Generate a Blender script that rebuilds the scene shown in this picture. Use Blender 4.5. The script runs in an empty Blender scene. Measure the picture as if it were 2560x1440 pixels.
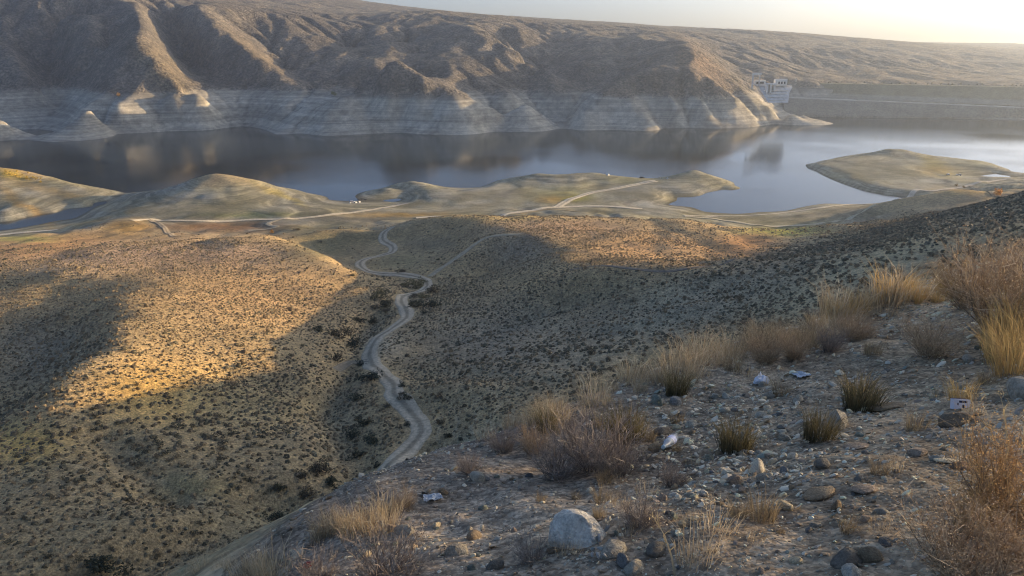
import bpy, bmesh, math, random
import numpy as np
from mathutils import Vector, Matrix

rng = np.random.default_rng(7)
random.seed(7)
SC = bpy.context.scene
COL = SC.collection

# ------------------------------------------------------------------ camera, sky, sun, exposure
CAM_H = 110.0
PITCH = math.radians(18.04)
FPX = 1934.0                      # focal length in pixels of the 2560 px wide photograph
SUN_AZ = math.radians(71.0)       # clockwise from +Y (the view direction)
SUN_EL = math.radians(7.16)

cam_d = bpy.data.cameras.new('camera')
cam = bpy.data.objects.new('camera', cam_d)
COL.objects.link(cam)
cam.location = (0, 0, CAM_H)
cam.rotation_euler = (math.radians(90) - PITCH, 0, 0)
cam_d.sensor_width = 36.0
cam_d.lens = FPX / 2560 * 36.0
cam_d.clip_start = 0.1
cam_d.clip_end = 12000
SC.camera = cam

world = bpy.data.worlds.new('World')
SC.world = world
world.use_nodes = True
wn = world.node_tree
bg = wn.nodes['Background']
sky = wn.nodes.new('ShaderNodeTexSky')
sky.sky_type = 'NISHITA'
sky.sun_disc = False
sky.sun_elevation = SUN_EL
sky.sun_rotation = SUN_AZ
sky.altitude = 1000
sky.air_density = 0.5
sky.dust_density = 4.8
sky.ozone_density = 1.7
wn.links.new(sky.outputs[0], bg.inputs[0])
bg.inputs[1].default_value = 0.125

sun_d = bpy.data.lights.new('sun', 'SUN')
sun = bpy.data.objects.new('sun', sun_d)
COL.objects.link(sun)
sun_d.energy = 4.4
sun_d.angle = math.radians(0.4)
sun_d.color = (1.0, 0.69, 0.36)
SDIR = Vector((math.sin(SUN_AZ) * math.cos(SUN_EL), math.cos(SUN_AZ) * math.cos(SUN_EL), math.sin(SUN_EL)))
sun.rotation_euler = (-SDIR).to_track_quat('-Z', 'Y').to_euler()

SC.view_settings.view_transform = 'Standard'
SC.view_settings.look = 'None'
SC.view_settings.gamma = 1.0
SC.view_settings.use_curve_mapping = False
SC.view_settings.exposure = 1.25
SC.render.engine = 'CYCLES'
SC.cycles.use_denoising = True
SC.cycles.filter_width = 1.05
SC.cycles.max_bounces = 6
SC.cycles.volume_bounces = 1
SC.cycles.diffuse_bounces = 2
SC.cycles.glossy_bounces = 2
SC.cycles.transparent_max_bounces = 8

# ------------------------------------------------------------------ helpers
CP, SP = math.cos(PITCH), math.sin(PITCH)

def at(px, py, Y=None, z=None):
    """A point of the place seen at a pixel of the photograph, at distance Y ahead or at height z."""
    u = (px - 1280) / FPX
    v = (720 - py) / FPX
    dx, dy, dz = u, CP + v * SP, -SP + v * CP
    t = Y / dy if Y is not None else (z - CAM_H) / dz
    return (dx * t, dy * t, CAM_H + dz * t)

def to_px(x, y, z):
    yy = np.asarray(y) * CP - (np.asarray(z) - CAM_H) * SP
    vv = np.asarray(y) * SP + (np.asarray(z) - CAM_H) * CP
    yy = np.where(yy < 0.05, 0.05, yy)
    px = 1280 + FPX * np.asarray(x) / yy
    py = 720 - FPX * vv / yy
    return px, py

def _hash(ix, iy, seed):
    h = (ix.astype(np.int64) * 374761393 + iy.astype(np.int64) * 668265263 + seed * 974634777) & 0x7fffffff
    h = ((h ^ (h >> 13)) * 1274126177) & 0x7fffffff
    h = h ^ (h >> 16)
    return (h & 0xffff) / 65535.0

def vnoise(x, y, seed=0):
    ix = np.floor(x); iy = np.floor(y)
    fx = x - ix; fy = y - iy
    fx = fx * fx * fx * (fx * (fx * 6 - 15) + 10); fy = fy * fy * fy * (fy * (fy * 6 - 15) + 10)
    ix = ix.astype(np.int64); iy = iy.astype(np.int64)
    a = _hash(ix, iy, seed); b = _hash(ix + 1, iy, seed)
    c = _hash(ix, iy + 1, seed); d = _hash(ix + 1, iy + 1, seed)
    return (a + (b - a) * fx) * (1 - fy) + (c + (d - c) * fx) * fy

def fbm(x, y, octaves=4, seed=0, gain=0.5):
    s = np.zeros_like(x, dtype=float); a = 1.0; n = 0.0; f = 1.0
    for o in range(octaves):
        s += a * (vnoise(x * f + 17.3 * o, y * f - 9.1 * o, seed + o) - 0.5)
        n += a; a *= gain; f *= 2.03
    return s / n          # about -0.5 .. 0.5

def ss(a, b, x):
    t = np.clip((x - a) / (b - a), 0, 1)
    return t * t * (3 - 2 * t)

def rbf_fit(pts):
    P = np.array(pts, float)
    n = len(P)
    d = np.hypot(P[:, None, 0] - P[None, :, 0], P[:, None, 1] - P[None, :, 1])
    A = np.zeros((n + 1, n + 1))
    A[:n, :n] = -d - np.eye(n) * 0.4
    A[:n, n] = 1; A[n, :n] = 1
    w = np.linalg.solve(A, np.append(P[:, 2], 0))
    return P, w

def rbf_eval(fit, x, y):
    P, w = fit
    sh = x.shape
    x = x.ravel().astype(np.float32); y = y.ravel().astype(np.float32)
    out = np.empty(len(x))
    qx, qy = P[:, 0].astype(np.float32), P[:, 1].astype(np.float32)
    ww = w[:-1].astype(np.float32)
    for s in range(0, len(x), 8000):
        d = np.sqrt((x[s:s + 8000, None] - qx) ** 2 + (y[s:s + 8000, None] - qy) ** 2)
        out[s:s + 8000] = -(d @ ww) + w[-1]
    return out.reshape(sh)

def blur(a, n=1):
    for _ in range(n):
        p = np.pad(a, 1, mode='edge')
        a = (p[:-2, 1:-1] + 2 * p[1:-1, 1:-1] + p[2:, 1:-1]) / 4
        p = np.pad(a, 1, mode='edge')
        a = (p[1:-1, :-2] + 2 * p[1:-1, 1:-1] + p[1:-1, 2:]) / 4
    return a

class Grid:
    def __init__(s, x0, y0, step, z):
        s.x0, s.y0, s.step, s.z = x0, y0, step, z
    def __call__(s, x, y):
        gx = (np.asarray(x, float) - s.x0) / s.step; gy = (np.asarray(y, float) - s.y0) / s.step
        ny, nx = s.z.shape
        gx = np.clip(gx, 1.001, nx - 3.001); gy = np.clip(gy, 1.001, ny - 3.001)
        ix = np.floor(gx).astype(int); iy = np.floor(gy).astype(int)
        fx = gx - ix; fy = gy - iy
        def w(f):
            return ((1 - f) ** 3 / 6, (3 * f ** 3 - 6 * f ** 2 + 4) / 6, (-3 * f ** 3 + 3 * f ** 2 + 3 * f + 1) / 6, f ** 3 / 6)
        wx, wy = w(fx), w(fy)
        r = 0
        for j in range(4):
            row = 0
            for i in range(4):
                row = row + wx[i] * s.z[iy + j - 1, ix + i - 1]
            r = r + wy[j] * row
        return r

def flow(z):
    """Contributing area of every cell of a height grid (steepest descent)."""
    ny, nx = z.shape
    best = np.full(z.shape, 1e-6); rec = np.arange(ny * nx).reshape(ny, nx)
    idx = rec.copy()
    p = np.pad(z, 1, mode='constant', constant_values=1e9)
    pi = np.pad(idx, 1, mode='edge')
    for dj in (-1, 0, 1):
        for di in (-1, 0, 1):
            if di == 0 and dj == 0: continue
            zz = p[1 + dj:1 + dj + ny, 1 + di:1 + di + nx]
            dr = (z - zz) / math.hypot(di, dj)
            m = dr > best
            best = np.where(m, dr, best)
            rec = np.where(m, pi[1 + dj:1 + dj + ny, 1 + di:1 + di + nx], rec)
    order = np.argsort(-z.ravel(), kind='stable').tolist()
    rl = rec.ravel().tolist()
    acc = [1.0] * (ny * nx)
    for i in order:
        r = rl[i]
        if r != i: acc[r] += acc[i]
    return np.array(acc).reshape(ny, nx), best

# ------------------------------------------------------------------ the land between camera and lake
MID = []
def m(px, py, Y=None, z=None):
    MID.append(at(px, py, Y=Y, z=z))
def mm(*rows):
    for r in rows: m(r[0], r[1], Y=r[2])
def w(*rows):
    for r in rows: MID.append(r)
def dens(pts, step, out):
    for (a, b) in zip(pts[:-1], pts[1:]):
        n = max(1, int(math.dist(a, b) / step))
        for i in range(n):
            t = i / n
            out.append(tuple(a[k] + (b[k] - a[k]) * t for k in range(3)))
    out.append(pts[-1])
def ml(step, *rows):                # a crest or valley line
    dens([at(r[0], r[1], Y=r[2]) for r in rows], step, MID)
def mb(step, *rows):                # a lakeside crest with the shore behind it
    ml(step, *rows)
    for r in rows:
        x, y, z = at(r[0], r[1], Y=r[2])
        for d, k, o in ((16, 0.45, 0.0), (34, 0.0, -1.2), (60, 0.0, -3.5)):
            MID.append((x * (1 + d / y), y + d, z * k + o))
def shore(*rows):
    dens([at(r[0], r[1], z=0.0) for r in rows], 9, MID)

# big left hill: far brow, spur, rows of its slope
ml(12,(0,655,268),(120,632,292),(250,612,312),(400,602,326),(480,598,332),(600,590,340),(680,584,342),(760,605,328),(825,630,302),(870,675,277),(905,708,259))
mm((300,650,272),(500,650,280),(700,640,295),(150,680,245),(400,700,238),(600,700,250),(760,700,260),(820,740,246))
mm((250,800,172),(350,800,177),(450,800,183),(600,800,194),(700,800,203),(800,800,211),(880,800,215))
mm((300,740,206),(450,740,212),(600,745,222),(720,760,226))
mm((230,900,142),(300,900,145),(400,900,150),(550,900,158),(700,900,165),(820,900,169),(880,900,171))
mm((165,1000,124),(250,1000,126),(400,1000,131),(600,1000,136.5),(800,1000,139.5),(900,1000,140))
mm((0,1100,112),(200,1100,111),(400,1100,114),(600,1100,117.5),(800,1100,118.6),(930,1100,118.5))
mm((0,1200,97.5),(200,1200,97.5),(400,1200,99),(600,1200,100.8),(800,1200,101),(890,1200,101))
mm((0,1300,86.5),(300,1300,86.5),(600,1300,86.5),(750,1300,85),(0,1440,74.5),(300,1440,74.5),(560,1440,73))
# its left ridge and the side gully behind it
ml(8,(250,795,173),(240,850,157),(200,890,145),(150,920,139),(100,960,132),(50,1005,126.5),(0,1045,121.5),(-120,1120,108))
ml(8,(248,793,186),(238,848,170),(198,888,158),(148,918,152),(98,958,145),(48,1003,139),(-2,1043,134))
mm((215,775,196),(195,806,198),(120,850,190),(60,900,178),(0,940,169),(0,840,198),(100,800,207),(0,760,222),(120,745,226),(200,744,220),(-150,900,175),(-150,1000,150),(-200,750,232),(190,850,172),(150,870,174),(90,920,165),(30,970,155),(-40,1010,147))
mm((150,772,203),(0,725,236),(150,715,240),(-150,690,245),(-300,1100,112),(-300,850,185),(-300,700,235),(-300,640,285))
# valley floor and the dirt track
ml(8,(980,960,148.5),(1000,905,168),(925,880,176),(905,900,171),(950,830,200),(1010,770,226),(1005,757,235),(1010,740,247),(1050,728,257),(1068,715,267),(1060,698,283),(1000,690,295),(960,685,302),(915,676,314),(900,662,326),(910,650,332),(950,640,340),(980,620,354),(960,598,382),(965,580,400),(985,568,412))
ml(8,(980,960,148.5),(1020,1040,129),(1050,1085,120.5),(1000,1150,108),(960,1200,101),(900,1265,92),(820,1310,84.5))
mm((870,640,345),(850,600,386),(780,585,400),(720,570,420),(850,655,330),(880,672,312),(905,690,298),(900,720,262),(960,730,252),(1100,740,240),(1050,660,312),(1080,620,342),(1000,600,372),(1060,590,372),(1150,620,310),(900,590,392),(800,620,366),(830,632,352),(870,620,364),(930,610,372),(760,600,392))
# right hill: brow, plateau behind it, slope towards the valley
ml(10,(1210,592,312),(1260,586,310),(1330,590,300),(1375,620,276),(1393,660,232),(1420,678,206),(1500,680,200),(1600,676,198),(1750,668,195),(1900,650,193),(2050,620,186),(2200,592,172),(2400,560,160),(2560,532,150),(2750,500,145))
mm((1450,650,242),(1500,640,250),(1650,640,250),(1780,640,245),(1450,600,298),(1600,600,302),(1720,600,300),(1820,610,288),(1880,628,262),(1350,570,330),(1500,565,360),(1650,560,358),(1730,570,342),(1800,580,328),(1880,600,300))
mm((1150,570,346),(1300,548,362),(1450,540,376),(1600,538,400),(1690,545,382))
ml(6,(800,550,386),(860,545,388),(930,545,385),(1000,548,378),(1080,552,370),(1160,562,352))
mm((820,575,388),(900,570,386),(1000,570,376),(1100,580,356))
mm((1150,690,272),(1250,640,292),(1320,640,272),(1200,700,255),(1300,700,240),(1150,760,222),(1300,760,208),(1200,800,196),(1400,740,200),(1400,800,180),(1600,740,185),(1600,800,166),(1800,720,176),(1800,780,152),(2000,740,140),(2000,680,163),(2200,700,129),(2200,650,148),(2400,650,122),(2400,600,142),(2560,620,115),(2560,570,134))
mm((1050,820,197),(1000,860,181),(1100,900,159),(1300,900,148),(1500,900,134),(1600,890,129),(1060,960,142),(1100,1000,133),(1200,1000,127),(1300,1000,117),(1120,1080,117),(1800,850,112),(2000,800,108))
mm((1750,868,103),(1600,920,104),(1400,1010,97),(1300,1050,98),(1200,1100,103.5),(1110,1150,106),(1050,1180,104))
# out of sight: shoulders below the bank, and a hill shaped to shade it
w((-2,40,81),(0,70,64),(-28,35,80),(-40,60,62),(-60,40,66),(12,40,85),(23,80,71),(0,20,92),(-15,15,93),(-20,60,64),(40,60,87),(48,100,76),(60,85,84),(25,60,80),(-100,40,58),(-150,60,58),(-200,120,55),(-60,0,86),(-120,-40,80),
  (0,0,104),(5,6,101),(-5,2,101),(20,20,100),(40,36,103),(20,-5,108),(60,30,112),(100,40,118.5),(140,55,124),(200,58,138.5),(195.4,71.9,133.7),(194,75.8,132.2),(192.6,79.9,130.2),(190.6,85.6,128.2),(188.7,91.3,126.5),(205,75,133.3),(202,84,130.0),(187,72.5,132.0),(185.5,77,129.6),(184,82,127.8),(182,90,126),(150,-60,128),(60,-40,115),(0,-40,108),(-40,-60,104),(0,-120,112),(120,100,104),(180,150,108),(260,180,112),(130,150,84),(200,220,86),(300,300,80),(140,220,66),(220,330,45),(350,400,60))
# flats, roads and red-brown shelf in front of the lake
mm((430,585,395),(300,560,432),(250,555,440),(310,548,440),(390,552,445),(100,600,345),(0,620,320),(200,600,360),(0,590,385),(100,580,400),(550,575,418),(640,570,428),(560,560,440),(690,556,445))
for r in ((0,590,4),(145,578,3.5),(300,553,9),(400,549,5),(600,548,4.5),(760,545,4.5),(900,528,3.0),(960,518,2.5),(1000,512,1.5),(1050,545,4.5),(1200,541,4.5),(1320,528,4),(1400,519,4),(1500,516,3.5),(1610,522,3.5),(1720,540,4),(1850,560,4),(2000,560,4),(2120,540,4.5),(2180,512,5),(1900,545,2.5),(2000,535,3),(2100,520,3),(1950,580,6),(2050,580,8)):
    m(r[0], r[1], z=r[2])
# shore line
shore((-200,540),(0,556),(60,545),(109,535),(180,520),(230,512),(276,500),(275,492),(300,488))
shore((-100,590),(0,576),(80,564),(152,549),(187,547),(223,526),(268,506),(300,492))
shore((815,500),(880,504),(940,503),(1000,505),(1015,496),(1008,487),(985,478),(968,468))
shore((1833,463),(1800,473),(1760,485),(1720,492),(1675,490),(1692,501),(1657,511),(1690,514),(1734,518),(1760,530),(1847,535),(1900,530),(1960,528),(2010,517),(2060,508),(2150,511),(2190,509),(2280,493),(2230,490),(2170,480),(2130,468),(2080,450),(2055,437),(2015,415))
shore((2520,425),(2480,436),(2440,442),(2540,444))
for r in ((2090,430,2.5),(2130,447,3),(2170,462,3),(2220,472,3),(2270,478,3),(2060,418,2.5),(2400,445,2),(2440,450,2),(2330,475,3),
          (860,512,1.5),(930,512,1.5),(1030,500,1.5),(1025,485,1.5),(1000,470,2),(1640,500,2),(1660,482,2),(1740,480,1.8),(1780,470,1.5),(1700,524,1.5),(1800,545,2),(1930,538,2),(2050,516,2),(2150,517,2),(2250,500,3),(1660,520,2),
          (230,545,1.5),(300,500,2),(260,520,1.2),(200,555,2),(100,570,1.5),(20,585,2),(250,490,2),(200,505,2.5),(130,520,2.5),(60,530,2.5)):
    m(r[0], r[1], z=r[2])
# crests of the peninsulas
mb(9,(-150,405,600),(0,415,590),(60,421,588),(130,436,580),(200,458,568),(250,476,556))
mm((0,470,535),(60,470,545),(0,520,480),(150,495,530),(60,510,500),(-150,450,560),(-150,520,480))
mb(9,(330,487,540),(400,470,548),(470,447,560),(540,430,566),(600,437,563),(660,450,560),(720,473,556),(780,493,534.3))
mm((480,480,520),(560,470,530),(640,480,525),(400,510,495),(500,515,490),(620,510,495),(720,505,510),(300,525,480),(250,540,468),(400,538,462),(560,538,462),(700,530,470),(800,520,490))
mb(9,(975,466,565),(1000,456,578),(1035,451,580),(1065,456,575),(1090,470,566))
mm((1050,475,562),(1060,492,535.7),(1120,474,560),(1200,476,558),(1130,500,524.5),(1200,510,510),(1100,525,492),(1300,505,515),(1200,528,482),(1300,515,500))
mb(9,(1200,475,560.9),(1250,455,593.5),(1300,440,606),(1340,430,610),(1400,434,608),(1440,430,612),(1480,427,615),(1520,433,612),(1560,441,606),(1610,447,600),(1650,447,600),(1690,433,612),(1735,422,618),(1790,440,605),(1825,460,585))
mm((1320,460,578),(1400,465,570),(1460,480,550),(1500,455,585),(1380,500,520),(1450,500,522),(1550,480,552),(1600,470,565),(1560,500,525),(1640,490,535))
mm((1720,450,592),(1770,460,585),(1700,475,560.9),(1640,465,575))
mb(9,(2030,412,677.5),(2060,404,695.7),(2150,386,735),(2220,370,742),(2260,372,740),(2330,388,730),(2400,396,714.8),(2460,406,691),(2510,423,654))
mm((2160,420,660.2),(2250,400,705),(2300,430,639.8),(2200,450,602.3),(2300,470,568.7),(2380,450,602.3),(2400,470,568.7),(2470,440,620.5),(2280,480,553.2))
mm((2180,506,462),(2250,492,462),(2330,478,462),(2380,472,460),(2440,476,450),(2500,483,442),(2560,500,425),(2250,530,420),(2350,530,410),(2450,520,405),(2200,550,405),(2560,540,385),(2560,455,560),(2480,460,545),(2640,470,480),(2640,440,600))
# lake bed
for px, py in ((100,400),(300,400),(500,400),(700,400),(900,400),(1100,400),(1300,400),(1500,400),(1700,400),(1900,400),(1950,360),(2200,350),(2450,350),(850,440),(900,470),(960,450),(780,440),(1130,455),(1180,460),(1850,440),(1900,480),(1800,505),(1900,510),(2000,490),(2050,470),(2100,495),(330,470),(310,440),(200,430),(600,410),(0,390),(450,430),(2540,430),(2540,400),(2600,380),(2000,400),(2060,388),(2120,375),(2400,385),(2480,395),(1650,420),(1580,420),(1200,440),(1830,425),(700,455)):
    m(px, py, z=-4.5)
for px, py in ((60,562),(120,548),(170,540),(200,528),(245,512)):
    m(px, py, z=-1.0)
w((-700,700,-4),(-500,900,-5),(0,900,-6),(500,900,-6),(800,900,-5),(-600,500,12),(-450,300,35),(-300,150,52),(700,600,25),(600,450,40),(900,750,20),(450,550,15))

GS = 2.5
gx = np.arange(-760, 980, GS); gy = np.arange(-200, 940, GS)
GX, GY = np.meshgrid(gx, gy)
coarse = 1
mz = rbf_eval(rbf_fit(MID), GX[::coarse, ::coarse], GY[::coarse, ::coarse])
mid_z = blur(mz, 1)
# small drainage lines and hummocks
zs = blur(mid_z, 10)
kz = ss(345, 362, GY) * (1 - ss(405, 418, GY)) * ss(-130, -115, GX) * (1 - ss(60, 90, GX))
mid_z = mid_z * (1 - kz) + zs * kz
hum = fbm(GX / 22, GY / 22, 4, 3)
mid_z = mid_z + hum * np.where(mid_z > 1, 1.6, 0.2) * ss(0, 4, mid_z)
acc, slo = flow(blur(mid_z + 0.5 * fbm(GX / 9, GY / 9, 3, 41), 1))
carve = np.log1p(acc) * np.clip(slo / GS, 0, 0.6)
mid_z = mid_z - np.clip(blur(carve, 1) * 1.1, 0, 1.6) * ss(1.5, 6, mid_z)
# terraces left by the falling lake
ter = np.sin(mid_z * 2 * math.pi / 1.3 + 3 * fbm(GX / 60, GY / 60, 2, 8))
mid_z = mid_z + 0.22 * ter * ss(0.5, 2, mid_z) * (1 - ss(20, 26, mid_z)) * ss(380, 430, GY)
lk = ss(1.0, 5, mid_z) * ss(380, 430, GY)
for it in range(3):
    acc, slo = flow(mid_z + 0.25 * fbm(GX / 7, GY / 7, 2, 45 + it))
    cr = np.sqrt(np.clip(acc, 0, 200)) * np.clip(slo / GS, 0, 0.6)
    mid_z = mid_z - np.clip(blur(cr, 1) * 0.35, 0, 0.8) * np.maximum(lk, 0.45 * ss(2, 8, mid_z))
MIDZ = Grid(gx[0], gy[0], GS, mid_z)
# the stream gully left of the track, and a broken bank above it
def ray_mid(px, py):
    u = (px - 1280) / FPX; v = (720 - py) / FPX
    Y = np.arange(50.0, 420.0, 0.5); t = Y / (CP + v * SP)
    zz = CAM_H + (-SP + v * CP) * t
    i = np.nonzero(zz <= MIDZ(u * t, Y))[0]
    return (u * t[i[0]], Y[i[0]]) if len(i) else None
def channel(z, pts, depth, width):
    pp = [q for q in (ray_mid(*p) for p in pts) if q]
    d = np.full(z.shape, 1e9)
    for a, b in zip(pp[:-1], pp[1:]):
        ax, ay = a; bx, by = b; L2 = (bx - ax) ** 2 + (by - ay) ** 2 + 1e-6
        t = np.clip(((GX - ax) * (bx - ax) + (GY - ay) * (by - ay)) / L2, 0, 1)
        d = np.minimum(d, np.hypot(GX - ax - t * (bx - ax), GY - ay - t * (by - ay)))
    return z - depth * np.exp(-(d / width) ** 2) * (1 + 0.6 * fbm(GX / 9, GY / 9, 2, 47))
mid_z = channel(mid_z, [(930,790),(890,830),(868,880),(850,950),(815,1010),(850,1080),(885,1150),(830,1200),(720,1235),(610,1290),(430,1350),(250,1430),(100,1480)], 3.4, 4.2)
mid_z = channel(mid_z, [(640,1225),(560,1235),(470,1235),(400,1225)], 2.6, 4.0)
mid_z = channel(mid_z, [(240,1080),(330,1160),(430,1220)], 2.0, 3.5)
mid_z = channel(mid_z, [(560,930),(690,960),(800,990)], 1.4, 4.0)
mid_z = channel(mid_z, [(1640,885),(1480,960),(1320,1030),(1190,1085),(1100,1120)], 2.4, 4.0)
mid_z = channel(mid_z, [(1500,720),(1300,790),(1120,850),(1000,880)], 2.2, 6.0)
mid_z = channel(mid_z, [(1250,640),(1180,690),(1090,730)], 1.8, 5.0)
MIDZ = Grid(gx[0], gy[0], GS, mid_z)

def bank_edge(x, y):
    """Signed distance beyond the lip of the bank."""
    e1 = ((y - 7.0) - x) * 0.7071 + 0.25 * fbm(x / 2.2, y / 2.2, 3, 19)
    e2 = -(x + 1.45) + 0.3 * fbm(y / 2.0, x / 2.0, 3, 18)
    h = np.clip(0.5 + 0.5 * (e1 - e2) / 0.8, 0, 1)
    return e2 * (1 - h) + e1 * h + 0.8 * h * (1 - h)
def bank_plane(x, y):
    x = np.asarray(x, float); y = np.asarray(y, float)
    e = bank_edge(x, y)
    b = 108.42 - 0.30 * y + 0.145 * x
    b = b - 0.52 * 0.5 * (np.sqrt(e * e + 0.5) + e - 0.2)
    b = b + 0.12 * np.exp(-((e + 0.3) / 0.7) ** 2)
    return b

def ground_z(x, y):
    x = np.asarray(x, float); y = np.asarray(y, float)
    a = MIDZ(x, y)
    b = bank_plane(x, y)
    r = np.hypot(x, y)
    b = b + (fbm(x / 1.7, y / 1.7, 4, 21) * 0.34 + fbm(x / 0.32, y / 0.32, 3, 25) * 0.07) * ss(60, 25, r)
    k = 1.2
    h = np.clip(0.5 + 0.5 * (b - a) / k, 0, 1)
    z = a * (1 - h) + b * h + k * h * (1 - h)
    return z

# ------------------------------------------------------------------ the hills beyond the lake
FAR = []
SHX = (-300,0,80,165,330,520,575,620,660,700,810,900,1000,1170,1238,1300,1350,1395,1410,1450,1530,1625,1700,1800,1880,1940,1990,2030,2050,2600)
SHY = (338,341,342,336,333,325,318,315,322,337,340,336,331,337,328,316,313,306,318,326,324,328,320,321,318,308,302,296,290,300)
HWX = (-300,0,250,300,430,600,740,820,900,1130,1300,1700,1900,2030)
HWY = (255,252,242,240,229,222,222,231,229,243,240,240,236,250)
def hw_z(px): return 42 - 7 * min(1, max(0, (px - 900) / 800))
def far_pt(px, py, Y):
    h = float(np.interp(px, HWX, HWY)); sp = float(np.interp(px, SHX, SHY))
    if px < 2040 and py > h and Y < 1150:
        return at(px, py, z=max(0.3, hw_z(px) * (sp - py) / (sp - h)))
    return at(px, py, Y=Y if Y < 1150 else 1150 + (Y - 1150) * 1.6)
def fl(*rows):                      # a ridge or gully line
    dens([far_pt(*r) for r in rows], 26, FAR)
def f(*rows):
    for r in rows: FAR.append(far_pt(*r))
dens([at(r[0], r[1], z=0.0) for r in ((-300,338),(-100,339),(0,341),(80,342),(165,336),(240,333),(330,333),(420,328),(520,325),(575,318),(620,315),(660,322),(695,337),(760,333),(810,340),(900,336),(1000,331),(1080,337),(1170,337),(1238,328),(1245,320),(1300,316),(1350,313),(1395,306),(1410,318),(1450,326),(1530,324),(1625,328),(1640,322),(1700,320),(1800,321),(1880,318),(1940,308),(1925,300),(1960,303),(2030,296),(1990,288),(2050,290),(2200,293),(2400,297),(2560,300),(2800,304))], 14, FAR)
# pyramid spur on the left
fl((360,8,1250),(352,60,1150),(345,113,1060),(392,142,1036),(440,192,1010),(500,225,990),(545,265,968),(562,295,945))
fl((345,113,1060),(292,150,1042),(250,190,1020),(225,235,990),(180,290,955))
fl((345,113,1060),(350,180,1018),(355,243,975))
fl((310,105,1130),(275,135,1140),(215,185,1120))                    # gully left of it
fl((210,262,975),(285,252,980),(350,246,976),(425,229,978),(470,250,964),(540,300,938))
fl((350,256,962),(352,285,948),(322,328,930))
fl((230,268,962),(215,300,950),(192,331,930))
fl((420,255,955),(425,300,938))
fl((290,262,960),(275,320,932))
fl((425,140,1100),(475,190,1070),(540,235,1030),(590,270,990))
fl((200,60,1240),(150,130,1205),(118,200,1120))
dens([at(118, 200, Y=1080), at(122, 250, z=26), at(132, 280, z=15), at(146, 310, z=6), at(165, 334, z=0.5)], 20, FAR)
fl((0,95,1165),(60,150,1100),(90,200,1060))
fl((-60,180,1060),(0,235,1050))
fl((100,20,1225),(200,70,1170),(260,110,1110))
fl((280,20,1230),(285,70,1180),(240,120,1140),(200,170,1110))
# spur behind the bay
fl((530,16,1275),(548,60,1215),(565,92,1180),(602,118,1150),(660,163,1110),(700,195,1078),(738,222,1056))
fl((400,30,1280),(430,80,1250),(470,130,1220),(500,180,1160),(525,212,1100))
fl((460,20,1255),(490,60,1215),(520,110,1175),(570,160,1130),(610,205,1090),(630,225,1070))
fl((640,60,1285),(650,100,1240),(690,145,1190),(740,190,1130),(790,225,1060))
fl((700,40,1315),(720,80,1270),(760,120,1220),(800,160,1160),(830,190,1110))
fl((780,44,1340),(800,85,1280),(840,120,1225),(880,150,1170),(905,170,1120))
f((620,228,1064),(560,228,1050),(640,262,1000),(700,262,995),(590,278,985),(620,298,952),(660,300,952))
# central spur
fl((1083,187,1055),(1040,165,1035),(996,145,1010),(1030,172,992),(1065,200,975),(1130,250,955),(1190,292,935),(1238,328,920))
fl((996,145,1010),(955,160,1004),(905,185,994),(855,225,975),(800,255,962),(735,290,948),(695,330,925))
fl((996,145,1010),(985,210,972),(1000,270,945),(1010,330,922))
fl((940,190,990),(930,240,965),(905,300,938))
fl((1070,250,955),(1075,290,940),(1090,335,920))
fl((860,250,960),(850,290,942),(815,338,920))
fl((890,150,1190),(840,185,1130),(780,222,1056),(740,262,985),(665,318,930))
f((930,125,1260),(1000,128,1290),(1060,150,1230),(880,130,1270))
for px, py, Y in ((996, 145, 1010), (955, 160, 1004), (905, 185, 994), (1030, 166, 1000), (1060, 190, 985)):
    x, y, z = at(px, py, Y=Y)
    for d, dz in ((40, 14), (85, 24)):
        FAR.append((x * (1 + d / y), y + d, z - dz))
f((950,290,945),(770,290,948),(1050,220,968),(820,290,945))
# slopes between the centre and the right
fl((1083,187,1055),(1142,167,1120),(1196,142,1175),(1246,122,1220))
fl((1158,50,1400),(1190,64,1310),(1225,79,1265),(1287,108,1210),(1329,142,1170),(1362,175,1130),(1383,208,1085))
fl((1090,55,1370),(1080,100,1270),(1090,140,1180),(1110,165,1120))
fl((980,45,1400),(960,90,1290),(990,125,1200))
fl((1250,100,1310),(1290,145,1250),(1320,180,1190),(1350,212,1130),(1365,232,1080))
fl((1110,195,1060),(1160,225,1030),(1215,262,1000),(1240,280,985))
fl((1200,180,1110),(1250,215,1070),(1308,242,1035),(1350,275,1000),(1390,300,965))
fl((1240,262,1010),(1268,270,985),(1310,290,962),(1345,309,940))
fl((1180,200,1080),(1230,240,1040),(1290,275,1000),(1340,298,972))
fl((1350,80,1400),(1400,140,1280),(1430,190,1180),(1420,228,1100),(1395,270,1020),(1395,304,952))
fl((1450,80,1400),(1480,110,1290),(1540,140,1220),(1570,180,1130),(1530,210,1070))
# big right spur
fl((1700,75,1600),(1715,95,1330),(1740,122,1155),(1770,155,1120),(1800,195,1080),(1838,232,1045),(1872,264,1010),(1905,287,975),(1940,308,952))
fl((1740,122,1155),(1690,146,1128),(1625,165,1090),(1560,188,1060),(1500,230,1015),(1450,275,975),(1412,317,935))
fl((1680,150,1120),(1705,178,1050),(1730,195,1034),(1790,205,1030),(1830,245,1000))
fl((1700,190,1040),(1660,215,1022),(1630,260,985),(1625,325,930))
f((1760,230,1010),(1700,240,1005),(1700,280,965),(1760,280,968),(1800,290,965),(1850,295,958),(1530,285,965),(1570,240,1005),(1570,300,950),(1640,300,948),(1720,300,950))
fl((1800,110,1460),(1830,150,1330),(1850,190,1220),(1880,222,1140),(1900,250,1075),(1925,285,1000))
fl((1870,120,1430),(1900,150,1340),(1920,180,1260))
fl((1905,240,1075),(1940,258,1060),(1975,268,1045),(2005,283,1020),(2030,296,990))
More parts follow.
